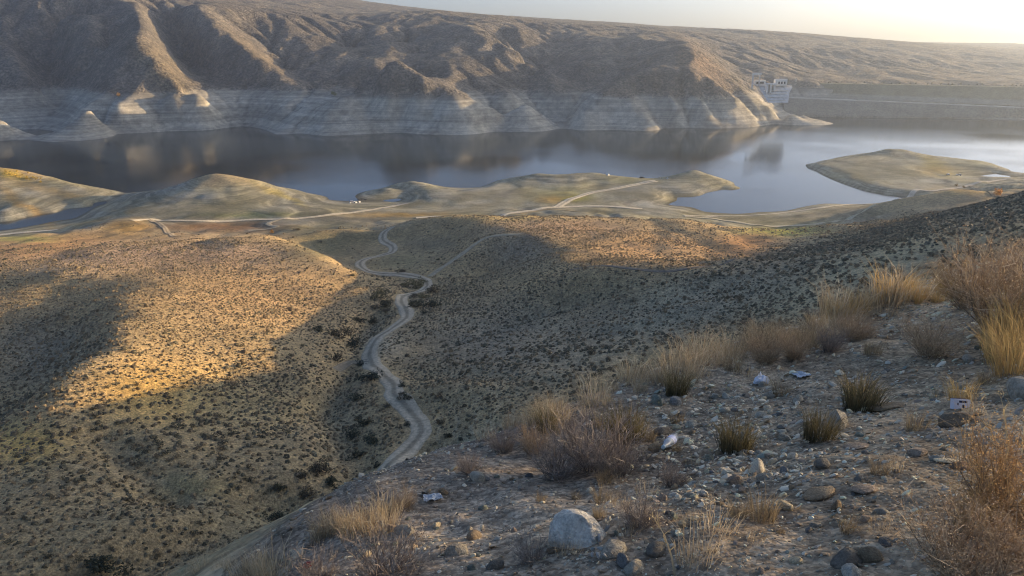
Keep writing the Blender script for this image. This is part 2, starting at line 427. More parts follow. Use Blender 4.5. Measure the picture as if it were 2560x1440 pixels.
# slopes behind the dam
fl((1950,125,1480),(2000,165,1370),(2030,195,1270))
fl((1990,120,1500),(2060,165,1400),(2100,198,1270))
fl((2150,125,1520),(2250,165,1420),(2300,195,1290))
fl((2300,135,1560),(2380,170,1440),(2450,200,1290))
fl((2420,140,1600),(2500,175,1450),(2600,205,1280))
# plateau rim
fl((-300,-80,1290),(-100,-55,1265),(0,-40,1255),(120,-25,1250),(200,-12,1247),(360,8,1250),(530,16,1275),(680,36,1320),(780,44,1350),(880,50,1400),(940,40,1440),(1030,30,1480),(1100,28,1480),(1158,40,1440))
f((1200,42,1430),(1330,72,1390),(1450,82,1400),(1560,95,1400),(1680,80,1520),(2050,140,1480),(2200,140,1520),(2350,185,1350),(2500,190,1330),(1600,130,1250),(1450,150,1190),(1300,70,1340))
f((0,150,1110),(0,30,1215),(-150,150,1100),(-150,260,1000),(200,130,1130),(0,215,1035),(0,285,965),(60,320,945))
# skyline
fl((-300,-200,2100),(0,-160,2050),(300,-120,2050),(550,-60,2000),(700,-22,1950),(800,0,1900),(880,22,1800),(940,36,1700),(1080,27,1600),(1200,36,1620),(1330,49,1650),(1500,62,1700),(1570,58,1950),(1650,69,1850),(1750,78,1800),(1830,72,1800),(2000,84,1800),(2200,104,1750),(2380,115,1800),(2450,113,2300),(2530,108,2450),(2700,108,2450))
f((300,-20,1500),(550,0,1500),(750,25,1550),(900,45,1550),(650,-10,1700),(850,30,1650),(0,-90,1500),(1000,33,1530),(2000,110,1620),(2200,125,1620),(2500,135,1700),(2560,160,1500))
f((-300,-60,3000),(300,20,3000),(900,60,3000),(1500,80,3000),(2000,100,3000),(2560,112,3000),(3000,112,3000),(-600,0,2500),(-600,-60,1300))
# ground behind the dam
f((2030,208,1200),(2150,207,1210),(2300,208,1200),(2450,211,1190),(2560,213,1180),(2750,218,1170),(2300,200,1280))
for px, py in ((0,365),(300,360),(600,345),(900,360),(1200,350),(1400,335),(1600,345),(1800,340),(2000,325),(2200,325),(2500,330),(2900,330),(-300,365)):
    FAR.append(at(px, py, z=-5.0))
for px, py in ((2045, 302), (2070, 297), (2010, 306), (1970, 312), (2120, 302), (2250, 304), (2400, 308), (2550, 312), (2700, 316)):
    FAR.append(at(px, py, z=-2.5))
for x in (-900, -500, 0, 400, 900, 1400):
    FAR.append((x, 780, -6.0))

def far_field(x0, x1, y0, y1, step, its, near):
    X, Y = np.meshgrid(np.arange(x0, x1, step), np.arange(y0, y1, step))
    z = rbf_eval(FFIT, X[::2, ::2], Y[::2, ::2])
    z = Grid(x0, y0, step * 2, 1.5 * z - 0.5 * blur(z, 1))(X, Y)
    land = ss(1, 14, z); nf = ss(3200, 1700, Y)
    wx_ = X + 30 * fbm(X / 130, Y / 130, 3, 60); wy_ = Y + 30 * fbm(X / 130, Y / 130, 3, 65)
    rid = 0.5 - np.abs(fbm(wx_ / 95, wy_ / 140, 4, 61, 0.55)) * 2.2
    z = z + land * nf * (rid - 0.2) * 9 * ss(10, 60, z)
    z = z + land * fbm(X / 16, Y / 16, 3, 91) * 2.0 * ss(30, 50, z)
    for it in range(its):                                   # rain-cut gullies
        acc, slo = flow(z + 0.4 * fbm(X / 10, Y / 10, 2, 71 + it))
        c = np.sqrt(np.clip(acc, 0, 600 * (6.0 / step) ** 2)) * (step / 6.0) * np.clip(slo / step, 0, 0.9)
        z = z - np.clip(blur(c, 1) * 0.42, 0, 2.2) * land * (0.45 + 0.55 * ss(28, 48, z))
        z = 0.90 * z + 0.10 * blur(z, 1)
    z = z + land * fbm(X / 12, Y / 12, 3, 93) * (0.25 + 1.1 * ss(34, 46, z))
    tw = 3.0 * fbm(X / 90, Y / 90, 3, 95)
    z = z + ss(0.5, 3, z) * (1 - ss(36, 42, z)) * (0.36 * np.sin((z + tw * 0.4) * 2 * math.pi / 2.4) + 0.6 * np.sin((z + tw) * 2 * math.pi / 7.5))
    return X, Y, z
FFIT = rbf_fit(FAR)
FSTEP = 4.0
FX, FY, far_z = far_field(-1100, 1500, 816, 1800, FSTEP, 9, True)
FARZ = Grid(-1100, 816, FSTEP, far_z)
BX, BY, back_z = far_field(-1400, 2000, 1780, 3340, 9.0, 4, False)
kb = ss(1790, 1900, BY)
back_z = (FARZ(BX, np.minimum(BY, 1788)) * (1 - kb) + back_z * kb) - 0.15 * (BY < 1800)
# ------------------------------------------------------------------ mesh, material and naming helpers
def mesh_np(name, v, faces, col=None, smooth=True, mat=None):
    """A mesh from numpy arrays; faces is (n,3) or (n,4)."""
    v = np.asarray(v, np.float32); q = np.asarray(faces, np.int32)
    k = q.shape[1]
    me = bpy.data.meshes.new(name)
    me.vertices.add(len(v)); me.vertices.foreach_set('co', v.ravel())
    me.loops.add(q.size); me.loops.foreach_set('vertex_index', q.ravel())
    me.polygons.add(len(q)); me.polygons.foreach_set('loop_start', np.arange(0, q.size, k, dtype=np.int32))
    me.update(calc_edges=True)
    if smooth: me.shade_smooth()
    else: me.shade_flat()
    if col is not None:
        a = me.color_attributes.new('Col', 'FLOAT_COLOR', 'POINT')
        c = np.ones((len(v), 4), np.float32); c[:, :3] = col
        a.data.foreach_set('color', c.ravel())
    if mat: me.materials.append(mat)
    return me

def link(name, me, parent=None, **tags):
    o = bpy.data.objects.new(name, me)
    COL.objects.link(o)
    if parent is not None: o.parent = parent
    for k, val in tags.items():
        if val: o[k] = val
    return o

def thing(name, label, cat, loc=(0, 0, 0), rot=(0, 0, 0), group=None, scale=1.0):
    o = bpy.data.objects.new(name, None)
    COL.objects.link(o)
    o.empty_display_size = 0.1
    o.location = loc; o.rotation_euler = rot; o.scale = (scale,) * 3 if not hasattr(scale, '__len__') else scale
    o['label'] = label; o['category'] = cat
    if group: o['group'] = group
    return o

def copy_thing(src, label=None, group=None, loc=None, rot=None, scale=None):
    c = src.copy(); COL.objects.link(c)
    for ch in src.children:
        d = ch.copy(); d.parent = c; COL.objects.link(d)
        for g in ch.children:
            e = g.copy(); e.parent = d; COL.objects.link(e)
    if label: c['label'] = label
    if group: c['group'] = group
    if loc is not None: c.location = loc
    if rot is not None: c.rotation_euler = rot
    if scale is not None: c.scale = (scale,) * 3 if not hasattr(scale, '__len__') else scale
    return c

def nodes(name):
    mt = bpy.data.materials.new(name); mt.use_nodes = True
    nt = mt.node_tree
    return mt, nt, nt.nodes['Principled BSDF']

def N(nt, typ, **kw):
    n = nt.nodes.new(typ)
    for k, val in kw.items():
        if k.startswith('i_'):
            key = k[2:]
            n.inputs[int(key) if key.isdigit() else key.replace('_', ' ')].default_value = val
        else: setattr(n, k, val)
    return n

def ramp(nt, fac, stops):
    r = nt.nodes.new('ShaderNodeValToRGB')
    e = r.color_ramp.elements
    e[0].position, e[0].color = stops[0][0], (*stops[0][1], 1)
    e[1].position, e[1].color = stops[1][0], (*stops[1][1], 1)
    for p, c in stops[2:]:
        x = e.new(p); x.color = (*c, 1)
    nt.links.new(fac, r.inputs[0])
    return r.outputs[0]

def mul(nt, a, b, fac=1.0):
    mx = N(nt, 'ShaderNodeMix', data_type='RGBA', blend_type='MULTIPLY')
    mx.inputs[0].default_value = fac
    nt.links.new(a, mx.inputs[6]); nt.links.new(b, mx.inputs[7])
    return mx.outputs[2]

def mixc(nt, fac, a, b):
    mx = N(nt, 'ShaderNodeMix', data_type='RGBA')
    if hasattr(fac, 'links'): nt.links.new(fac, mx.inputs[0])
    else: mx.inputs[0].default_value = fac
    for s, k in ((a, 6), (b, 7)):
        if hasattr(s, 'links'): nt.links.new(s, mx.inputs[k])
        else: mx.inputs[k].default_value = (*s, 1)
    return mx.outputs[2]

def simple_mat(name, col, rough=0.8, var=0.25, scale=6.0, bump=0.0, spec=0.3, coord='Object'):
    mt, nt, b = nodes(name)
    tc = N(nt, 'ShaderNodeTexCoord')
    nz = N(nt, 'ShaderNodeTexNoise', i_Scale=scale, i_Detail=5.0)
    nt.links.new(tc.outputs[coord], nz.inputs['Vector'])
    c = ramp(nt, nz.outputs[0], [(0.3, tuple(x * (1 - var) for x in col)), (0.7, tuple(min(1, x * (1 + var)) for x in col))])
    nt.links.new(c, b.inputs['Base Color'])
    b.inputs['Roughness'].default_value = rough
    b.inputs['Specular IOR Level'].default_value = spec
    if bump:
        bp = N(nt, 'ShaderNodeBump', i_Strength=bump, i_Distance=0.02)
        nt.links.new(nz.outputs[0], bp.inputs['Height']); nt.links.new(bp.outputs[0], b.inputs['Normal'])
    return mt

def ground_material(name, layers, bumps, rough=0.95):
    """Attribute colour broken up by noise of several sizes, with relief."""
    mt, nt, b = nodes(name)
    at_ = N(nt, 'ShaderNodeAttribute', attribute_name='Col')
    geo = N(nt, 'ShaderNodeNewGeometry')
    c = at_.outputs['Color']
    for kind, sc, lo, hi, p0, p1 in layers:
        if kind == 'noise':
            n = N(nt, 'ShaderNodeTexNoise', i_Scale=sc, i_Detail=4.0, i_Roughness=0.6)
            nt.links.new(geo.outputs['Position'], n.inputs['Vector']); o = n.outputs[0]
        elif kind == 'strata':                    # old water lines: nearly level, a little wavy
            mp = N(nt, 'ShaderNodeMapping'); mp.inputs['Scale'].default_value = (0.012, 0.012, 1.0)
            nt.links.new(geo.outputs['Position'], mp.inputs[0])
            n = N(nt, 'ShaderNodeTexNoise', i_Scale=sc, i_Detail=3.0, i_Roughness=0.7)
            nt.links.new(mp.outputs[0], n.inputs['Vector']); o = n.outputs[0]
        else:
            n = N(nt, 'ShaderNodeTexVoronoi', i_Scale=sc)
            nt.links.new(geo.outputs['Position'], n.inputs['Vector'])
            if kind == 'cells':
                sp = N(nt, 'ShaderNodeSeparateColor'); nt.links.new(n.outputs['Color'], sp.inputs[0]); o = sp.outputs[0]
            else: o = n.outputs['Distance']
        c = mul(nt, c, ramp(nt, o, [(p0, lo), (p1, hi)]))
    nt.links.new(c, b.inputs['Base Color'])
    b.inputs['Roughness'].default_value = rough
    b.inputs['Specular IOR Level'].default_value = 0.15
    prev = None
    for kind, sc, strength, dist in bumps:
        if kind == 'noise':
            n = N(nt, 'ShaderNodeTexNoise', i_Scale=sc, i_Detail=4.0, i_Roughness=0.65); o = n.outputs[0]
        else:
            n = N(nt, 'ShaderNodeTexVoronoi', i_Scale=sc); o = n.outputs['Distance']
        nt.links.new(geo.outputs['Position'], n.inputs['Vector'])
        bp = N(nt, 'ShaderNodeBump', i_Strength=strength, i_Distance=dist, invert=(kind != 'noise'))
        nt.links.new(o, bp.inputs['Height'])
        if prev: nt.links.new(prev, bp.inputs['Normal'])
        prev = bp.outputs[0]
    if prev: nt.links.new(prev, b.inputs['Normal'])
    return mt

# where a pixel's line of sight first meets the ground
def hit(px, py, y0=1.2, far=False):
    u = (px - 1280) / FPX; v = (720 - py) / FPX
    d = np.array([u, CP + v * SP, -SP + v * CP])
    if far: Y = np.arange(850, 2500, 2.0)
    else: Y = np.exp(np.arange(math.log(y0), math.log(835), 0.004))
    t = Y / d[1]
    x = d[0] * t; z = CAM_H + d[2] * t
    g = FARZ(x, Y) if far else ground_z(x, Y)
    below = np.nonzero(z <= g)[0]
    if not len(below): return None
    i = below[0]
    if i == 0: return (x[0], Y[0], float(g[0]))
    a = (z[i - 1] - g[i - 1]) / ((z[i - 1] - g[i - 1]) - (z[i] - g[i]) + 1e-9)
    xx = x[i - 1] + a * (x[i] - x[i - 1]); yy = Y[i - 1] + a * (Y[i] - Y[i - 1])
    zz = float(FARZ(xx, yy) if far else ground_z(xx, yy))
    return (float(xx), float(yy), zz)

def visible(x, y, z):
    """True where the ground does not hide a point (arrays)."""
    ok = np.ones(len(x), bool)
    for k in np.concatenate([np.linspace(0.06, 0.985, 90)]):
        g = ground_z(x * k, y * k)
        ok &= (CAM_H + (z - CAM_H) * k) > g - 0.05
    return ok

# ------------------------------------------------------------------ the ground sheet
M_GROUND = ground_material('dry_ground', [
    ('noise', 0.055, (0.86, 0.86, 0.88), (1.2, 1.17, 1.13), 0.35, 0.65),
    ('noise', 0.6, (0.78, 0.79, 0.80), (1.28, 1.25, 1.2), 0.36, 0.64),
    ('noise', 2.6, (0.66, 0.66, 0.65), (1.42, 1.40, 1.34), 0.36, 0.66)],
    [('noise', 0.35, 0.5, 0.8), ('noise', 1.7, 0.8, 0.45)])
M_BANK = ground_material('stony_bank', [
    ('noise', 0.7, (0.80, 0.79, 0.79), (1.28, 1.26, 1.22), 0.36, 0.64),
    ('cells', 34.0, (0.72, 0.71, 0.70), (1.5, 1.5, 1.48), 0.15, 1.0),
    ('noise', 7.0, (0.70, 0.69, 0.67), (1.38, 1.36, 1.33), 0.36, 0.64),
    ('noise', 40.0, (0.78, 0.77, 0.76), (1.26, 1.26, 1.26), 0.36, 0.64)],
    [('noise', 3.0, 0.6, 0.06), ('voronoi', 34.0, 0.45, 0.012), ('noise', 60.0, 0.5, 0.008)])
M_HILL = ground_material('bare_hills', [
    ('noise', 0.012, (0.85, 0.85, 0.88), (1.15, 1.12, 1.08), 0.35, 0.65),
    ('noise', 0.07, (0.74, 0.75, 0.77), (1.25, 1.22, 1.18), 0.36, 0.64),
    ('noise', 0.30, (0.56, 0.57, 0.58), (1.45, 1.43, 1.38), 0.38, 0.64)],
    [('noise', 0.05, 0.7, 6.0), ('noise', 0.22, 1.0, 3.0)])

ang = np.radians(np.concatenate([np.arange(-180, -60, 3), np.arange(-60, -38, 1), np.arange(-38, 38, 0.2), np.arange(38, 60, 1), np.arange(60, 181, 3)]))
rad = np.exp(np.arange(math.log(0.9), math.log(828), 0.008))
A_, R_ = np.meshgrid(ang, rad)
PX_, PY_ = R_ * np.sin(A_), R_ * np.cos(A_)
PZ_ = ground_z(PX_, PY_)

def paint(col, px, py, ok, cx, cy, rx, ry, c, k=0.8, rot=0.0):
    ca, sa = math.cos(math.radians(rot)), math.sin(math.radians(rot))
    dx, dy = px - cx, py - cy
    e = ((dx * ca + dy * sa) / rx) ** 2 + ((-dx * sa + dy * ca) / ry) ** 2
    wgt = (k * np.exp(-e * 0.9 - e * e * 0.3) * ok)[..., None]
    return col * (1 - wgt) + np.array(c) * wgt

px_, py_ = to_px(PX_, PY_, PZ_)
jit = fbm(PX_ / 30, PY_ / 30, 4, 131)
jit2 = fbm(PX_ / 9, PY_ / 9, 4, 137)
px_ = px_ + jit * 60; py_ = py_ + jit2 * 14
front = PY_ > 60
def C3(c): return np.broadcast_to(np.array(c, float), PX_.shape + (3,)).copy()
col = C3((0.215, 0.165, 0.092))                                        # dry grass and stony soil
n1 = fbm(PX_ / 45, PY_ / 45, 4, 141)[..., None]
col = col * (1 + 0.5 * n1) + np.array((0.02, 0.0, -0.01)) * n1
shore_k = ((1 - ss(9, 16, PZ_ + 6 * jit)) * ss(385, 430, PY_ + 30 * jit))[..., None]
strata = (0.5 + 0.5 * np.sin(PZ_ * 4.8 + 6 * jit + 5 * fbm(PX_ / 80, PY_ / 80, 3, 151)))[..., None]
col = col * (1 - shore_k) + (np.array((0.245, 0.232, 0.175)) * (0.80 + 0.34 * strata) * (1 + np.array((0.1, 0.0, -0.35)) * 1.6 * jit[..., None])) * shore_k
front_lake = (PY_ > 330)
P = lambda *a, **k: paint(col, px_, py_, front, *a, **k)
RED = (0.20, 0.105, 0.045); GRN = (0.13, 0.15, 0.045); YEL = (0.42, 0.29, 0.04); OLV = (0.16, 0.15, 0.075); DRK = (0.085, 0.085, 0.05); PINK = (0.26, 0.19, 0.135)
col = P(200, 640, 380, 45, PINK, 0.7); col = P(550, 640, 330, 45, PINK, 0.8); col = P(640, 720, 260, 90, (0.27, 0.185, 0.10), 0.7); col = P(400, 980, 160, 80, (0.33, 0.21, 0.06), 0.75)  # the ochre patch at the end puts sunlight into the slope colour
col = P(80, 1110, 120, 60, (0.33, 0.22, 0.06), 0.6)  # ochre again, painting the sunlit strips low on the left
col = P(540, 568, 190, 16, RED, 0.85); col = P(120, 615, 210, 28, (0.20, 0.115, 0.05), 0.7, rot=-8); col = P(310, 565, 75, 18, (0.40, 0.24, 0.07), 0.85); col = P(300, 590, 140, 12, (0.13, 0.10, 0.05), 0.5)
col = P(60, 597, 90, 10, GRN, 0.75); col = P(630, 538, 150, 7, GRN, 0.75); col = P(850, 560, 60, 10, (0.16, 0.15, 0.05), 0.6)
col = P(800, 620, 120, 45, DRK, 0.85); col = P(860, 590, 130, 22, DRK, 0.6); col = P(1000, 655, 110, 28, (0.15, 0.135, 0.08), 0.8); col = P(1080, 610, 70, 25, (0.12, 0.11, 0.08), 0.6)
col = P(900, 555, 120, 16, (0.17, 0.155, 0.12), 0.7); col = P(1000, 538, 140, 7, (0.33, 0.21, 0.06), 0.9); col = P(1300, 545, 150, 8, (0.25, 0.20, 0.08), 0.7)  # the thin ochre band paints sunlight along the hilltop
col = P(1640, 620, 210, 45, (0.30, 0.19, 0.095), 0.8); col = P(1400, 570, 160, 25, (0.24, 0.165, 0.11), 0.8); col = P(1850, 620, 90, 35, (0.24, 0.12, 0.045), 0.8); col = P(1960, 578, 120, 14, (0.27, 0.25, 0.05), 0.85); col = P(1900, 598, 60, 14, RED, 0.7)
col = P(1400, 485, 90, 22, (0.19, 0.18, 0.07), 0.75); col = P(1400, 497, 55, 10, (0.30, 0.19, 0.05), 0.8); col = P(1440, 495, 40, 9, (0.24, 0.25, 0.04), 0.7); col = P(1560, 450, 70, 10, (0.20, 0.19, 0.09), 0.7)
col = P(40, 436, 45, 12, YEL, 0.95, rot=14); col = P(60, 515, 90, 12, (0.36, 0.24, 0.08), 0.8, rot=35); col = P(130, 480, 120, 12, (0.33, 0.25, 0.12), 0.8, rot=14)
col = P(700, 487, 70, 7, (0.34, 0.28, 0.07), 0.8, rot=28); col = P(620, 455, 90, 14, (0.33, 0.27, 0.15), 0.7, rot=22); col = P(550, 520, 160, 18, (0.22, 0.195, 0.11), 0.7); col = P(420, 500, 130, 22, (0.20, 0.20, 0.17), 0.6, rot=-15)
col = P(2340, 415, 60, 14, (0.30, 0.24, 0.06), 0.8, rot=30); col = P(2350, 425, 60, 12, (0.27, 0.19, 0.06), 0.7); col = P(2200, 430, 160, 30, (0.19, 0.185, 0.13), 0.6); col = P(2430, 410, 60, 14, (0.17, 0.17, 0.10), 0.7)
col = P(2400, 478, 90, 10, (0.25, 0.17, 0.06), 0.7); col = P(2350, 525, 240, 32, (0.17, 0.14, 0.09), 0.8); col = P(2120, 535, 120, 18, (0.20, 0.16, 0.09), 0.6); col = P(2400, 553, 250, 5, (0.30, 0.19, 0.09), 0.6)
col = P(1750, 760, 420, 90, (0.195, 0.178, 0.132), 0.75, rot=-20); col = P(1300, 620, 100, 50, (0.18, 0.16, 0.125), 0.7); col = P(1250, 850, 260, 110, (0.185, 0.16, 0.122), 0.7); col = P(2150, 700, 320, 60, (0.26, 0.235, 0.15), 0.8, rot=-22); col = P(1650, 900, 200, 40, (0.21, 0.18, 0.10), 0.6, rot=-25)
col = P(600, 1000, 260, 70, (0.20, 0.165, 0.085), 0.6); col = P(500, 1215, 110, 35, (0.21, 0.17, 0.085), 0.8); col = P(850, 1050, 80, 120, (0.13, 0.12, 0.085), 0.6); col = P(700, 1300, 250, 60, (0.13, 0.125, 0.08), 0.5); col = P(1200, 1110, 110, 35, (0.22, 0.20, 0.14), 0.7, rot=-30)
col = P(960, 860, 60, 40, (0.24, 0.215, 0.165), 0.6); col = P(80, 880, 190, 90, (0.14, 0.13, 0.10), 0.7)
# sheep trails: pale lines along the steep near slope
trail = np.sin(PZ_ * 2 * math.pi / 1.15 + 9 * fbm(PX_ / 14, PY_ / 14, 3, 171))
trail = ss(0.72, 0.98, trail) * (np.exp(-((px_ - 1230) / 170) ** 2 - ((py_ - 1080) / 75) ** 2) + 0.5 * np.exp(-((px_ - 1450) / 260) ** 2 - ((py_ - 930) / 90) ** 2) + 0.35 * np.exp(-((px_ - 350) / 300) ** 2 - ((py_ - 1180) / 120) ** 2)) * front
col = col * (1 - 0.6 * trail[..., None]) + np.array((0.27, 0.235, 0.165)) * 0.6 * trail[..., None]
# bed and wet rim
wet = (1 - ss(0.05, 0.5, PZ_))[..., None]
col = col * (1 - 0.55 * wet)
# the stony bank by the camera
e_ = bank_edge(PX_, PY_)
bank_k = (ss(1.2, -0.2, e_) * ss(80, 40, R_))
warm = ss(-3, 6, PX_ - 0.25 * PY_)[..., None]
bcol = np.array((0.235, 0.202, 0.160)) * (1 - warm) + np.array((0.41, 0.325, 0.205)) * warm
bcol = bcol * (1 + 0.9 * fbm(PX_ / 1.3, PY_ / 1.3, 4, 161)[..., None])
lowpath = np.exp(-((e_ - 1.6) / 1.4) ** 2)[..., None] * (R_ < 60)[..., None]
col = col * (1 - 0.6 * lowpath) + np.array((0.22, 0.19, 0.12)) * 0.6 * lowpath
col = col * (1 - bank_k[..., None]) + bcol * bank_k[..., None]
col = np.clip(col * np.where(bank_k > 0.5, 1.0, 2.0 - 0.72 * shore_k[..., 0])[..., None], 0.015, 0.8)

idx = np.arange(PX_.size).reshape(PX_.shape)
quads = np.stack([idx[:-1, :-1], idx[1:, :-1], idx[1:, 1:], idx[:-1, 1:]], -1).reshape(-1, 4)
VV = np.stack([PX_.ravel(), PY_.ravel(), PZ_.ravel()], 1)
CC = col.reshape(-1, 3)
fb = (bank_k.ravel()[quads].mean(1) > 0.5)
def sub(name, mask, mat, **tags):
    q = quads[mask]
    used, inv = np.unique(q, return_inverse=True)
    return link(name, mesh_np(name, VV[used], inv.reshape(-1, 4), CC[used], mat=mat), **tags)
M_LAKESIDE = ground_material('lakeside_soil', [
    ('strata', 1.5, (0.78, 0.78, 0.76), (1.2, 1.2, 1.18), 0.40, 0.60),
    ('strata', 0.5, (0.82, 0.83, 0.80), (1.16, 1.15, 1.15), 0.40, 0.60),
    ('noise', 0.10, (0.86, 0.87, 0.84), (1.16, 1.14, 1.14), 0.36, 0.64),
    ('noise', 0.9, (0.80, 0.80, 0.79), (1.2, 1.2, 1.18), 0.36, 0.64)],
    [('noise', 0.4, 0.6, 0.5), ('noise', 1.6, 0.6, 0.25)])
fs_ = (shore_k[..., 0].ravel()[quads].mean(1) > 0.5) & ~fb
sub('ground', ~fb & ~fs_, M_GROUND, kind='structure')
sub('shore', fs_, M_LAKESIDE, kind='structure')
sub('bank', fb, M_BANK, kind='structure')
# the little disc under the camera
a0 = np.radians(np.arange(0, 360, 12))
v0 = np.stack([rad[0] * np.sin(a0), rad[0] * np.cos(a0)], 1)
vz = ground_z(v0[:, 0], v0[:, 1])
vv = np.vstack([np.column_stack([v0, vz]), [[0, 0, float(ground_z(0.0, 0.0))]]])
ff = np.array([[i, (i + 1) % 30, 30] for i in range(30)])
link('bank', mesh_np('bank', vv, ff[:, ::-1], np.tile((0.13, 0.12, 0.10), (31, 1)), mat=M_BANK), kind='structure')

# ------------------------------------------------------------------ hills, lake
def hillcol(FX, FY, far_z, FSTEP):
    ppx, ppy = to_px(FX, FY, far_z)
    j = fbm(FX / 60, FY / 60, 4, 201); j2 = fbm(FX / 18, FY / 18, 4, 205)
    up = np.array((0.168, 0.155, 0.133)); top = np.array((0.22, 0.204, 0.155)); low = np.array((0.42, 0.395, 0.335))
    gyv, gxv = np.gradient(far_z, FSTEP)
    sl = np.hypot(gxv, gyv)
    c = up * np.ones(FX.shape + (1,)) * (1 + 0.55 * j + 0.5 * j2)[..., None]
    fl_ = (ss(0.30, 0.10, sl) * ss(60, 90, far_z))[..., None]
    c = c * (1 - fl_ * 0.7) + top * fl_ * 0.7
    hw = 42 - 7 * np.clip((ppx - 900) / 800, 0, 1)
    k = (1 - ss(-6, 4, far_z - hw + 6 * j + 8 * j2))[..., None]
    st = 0.5 + 0.5 * np.sin((far_z + 2.4 * fbm(FX / 90, FY / 90, 3, 95)) * 2 * math.pi / 4.2)
    st2 = 0.5 + 0.5 * np.sin((far_z + 1.6 * j) * 2 * math.pi / 1.7)
    lowc = low * (0.76 + 0.24 * st + 0.16 * st2 + 0.5 * j2)[..., None]
    c = c * (1 - k) + lowc * k
    acc, _ = flow(far_z)
    g = (ss(3.2, 5.5, np.log1p(acc)) * ss(0.12, 0.3, sl))[..., None]
    c = c * (1 - 0.35 * g)
    ok = np.ones(FX.shape, bool)
    c = paint(c, ppx, ppy, ok, 1760, 170, 90, 35, (0.24, 0.17, 0.11), 0.7, rot=45)  # these three put yellowish sunlight into the colour of lit spur faces
    c = paint(c, ppx, ppy, ok, 400, 170, 120, 40, (0.22, 0.18, 0.11), 0.6, rot=45)
    c = paint(c, ppx, ppy, ok, 620, 120, 120, 18, (0.22, 0.18, 0.12), 0.6, rot=38)
    c = paint(c, ppx, ppy, ok, 2250, 190, 250, 40, (0.24, 0.19, 0.12), 0.5)
    return np.clip(c, 0.02, 0.7)
M_SHORE = ground_material('bleached_shore', [
    ('noise', 0.02, (0.86, 0.86, 0.87), (1.12, 1.12, 1.1), 0.35, 0.65),
    ('strata', 0.55, (0.83, 0.83, 0.83), (1.12, 1.12, 1.11), 0.40, 0.60),
    ('strata', 0.16, (0.86, 0.86, 0.86), (1.12, 1.12, 1.11), 0.40, 0.60),
    ('noise', 0.16, (0.84, 0.84, 0.84), (1.14, 1.14, 1.12), 0.36, 0.64),
    ('noise', 0.7, (0.85, 0.85, 0.85), (1.14, 1.14, 1.14), 0.36, 0.66)],
    [('noise', 0.3, 0.5, 0.8)])
def hill_mesh(X, Y, Z, step):
    c = hillcol(X, Y, Z, step)
    ih = np.arange(X.size).reshape(X.shape)
    qh = np.stack([ih[:-1, :-1], ih[:-1, 1:], ih[1:, 1:], ih[1:, :-1]], -1).reshape(-1, 4)
    zq = Z.ravel()[qh].max(1)
    qh = qh[zq > -4]
    me = mesh_np('hills', np.stack([X.ravel(), Y.ravel(), Z.ravel()], 1), qh, c.reshape(-1, 3), mat=M_HILL)
    me.materials.append(M_SHORE)
    px0, _ = to_px(X, Y, Z)
    lv = (Z - (42 - 7 * np.clip((px0 - 900) / 800, 0, 1)) + 10 * fbm(X / 18, Y / 18, 4, 205)).ravel()
    low = (lv[qh].mean(1) < 0).astype(np.int32)
    me.polygons.foreach_set('material_index', low)
    link('hills', me, kind='structure')
hill_mesh(FX, FY, far_z, FSTEP)
hill_mesh(BX, BY, back_z, 9.0)

mt, nt, b = nodes('lake_water')
b.inputs['Base Color'].default_value = (0.012, 0.018, 0.018, 1)
b.inputs['Roughness'].default_value = 0.04
b.inputs['IOR'].default_value = 1.333
geo = N(nt, 'ShaderNodeNewGeometry')
mp = N(nt, 'ShaderNodeMapping'); mp.inputs['Scale'].default_value = (0.7, 1.0, 1.0)
nt.links.new(geo.outputs['Position'], mp.inputs[0])
n1_ = N(nt, 'ShaderNodeTexNoise', i_Scale=0.8, i_Detail=5.0, i_Roughness=0.65)
nt.links.new(mp.outputs[0], n1_.inputs['Vector'])
n2_ = N(nt, 'ShaderNodeTexNoise', i_Scale=0.008, i_Detail=2.0)
nt.links.new(geo.outputs['Position'], n2_.inputs['Vector'])
rs = ramp(nt, n2_.outputs[0], [(0.4, (0.25,) * 3), (0.62, (1.0,) * 3)])
mm_ = N(nt, 'ShaderNodeMath', operation='MULTIPLY'); nt.links.new(n1_.outputs[0], mm_.inputs[0]); nt.links.new(rs, mm_.inputs[1])
bp = N(nt, 'ShaderNodeBump', i_Strength=0.6, i_Distance=0.14)
nt.links.new(mm_.outputs[0], bp.inputs['Height']); nt.links.new(bp.outputs[0], b.inputs['Normal'])
wx, wy = np.meshgrid(np.linspace(-1250, 1700, 24), np.linspace(-150, 1600, 16))
iw = np.arange(wx.size).reshape(wx.shape)
qw = np.stack([iw[:-1, :-1], iw[:-1, 1:], iw[1:, 1:], iw[1:, :-1]], -1).reshape(-1, 4)
link('lake', mesh_np('lake', np.stack([wx.ravel(), wy.ravel(), wx.ravel() * 0], 1), qw, mat=mt), kind='structure')

# ------------------------------------------------------------------ dirt tracks
M_TRACK, nt, b = nodes('pale_dirt')
uvn = N(nt, 'ShaderNodeAttribute', attribute_name='Col')
geo = N(nt, 'ShaderNodeNewGeometry')
nz = N(nt, 'ShaderNodeTexNoise', i_Scale=1.3, i_Detail=5.0, i_Roughness=0.65); nt.links.new(geo.outputs['Position'], nz.inputs['Vector'])
c = mul(nt, uvn.outputs['Color'], ramp(nt, nz.outputs[0], [(0.33, (0.7, 0.7, 0.7)), (0.67, (1.25, 1.25, 1.22))]))
nt.links.new(c, b.inputs['Base Color']); b.inputs['Roughness'].default_value = 0.95; b.inputs['Specular IOR Level'].default_value = 0.1
bp = N(nt, 'ShaderNodeBump', i_Strength=0.5, i_Distance=0.15); nt.links.new(nz.outputs[0], bp.inputs['Height']); nt.links.new(bp.outputs[0], b.inputs['Normal'])

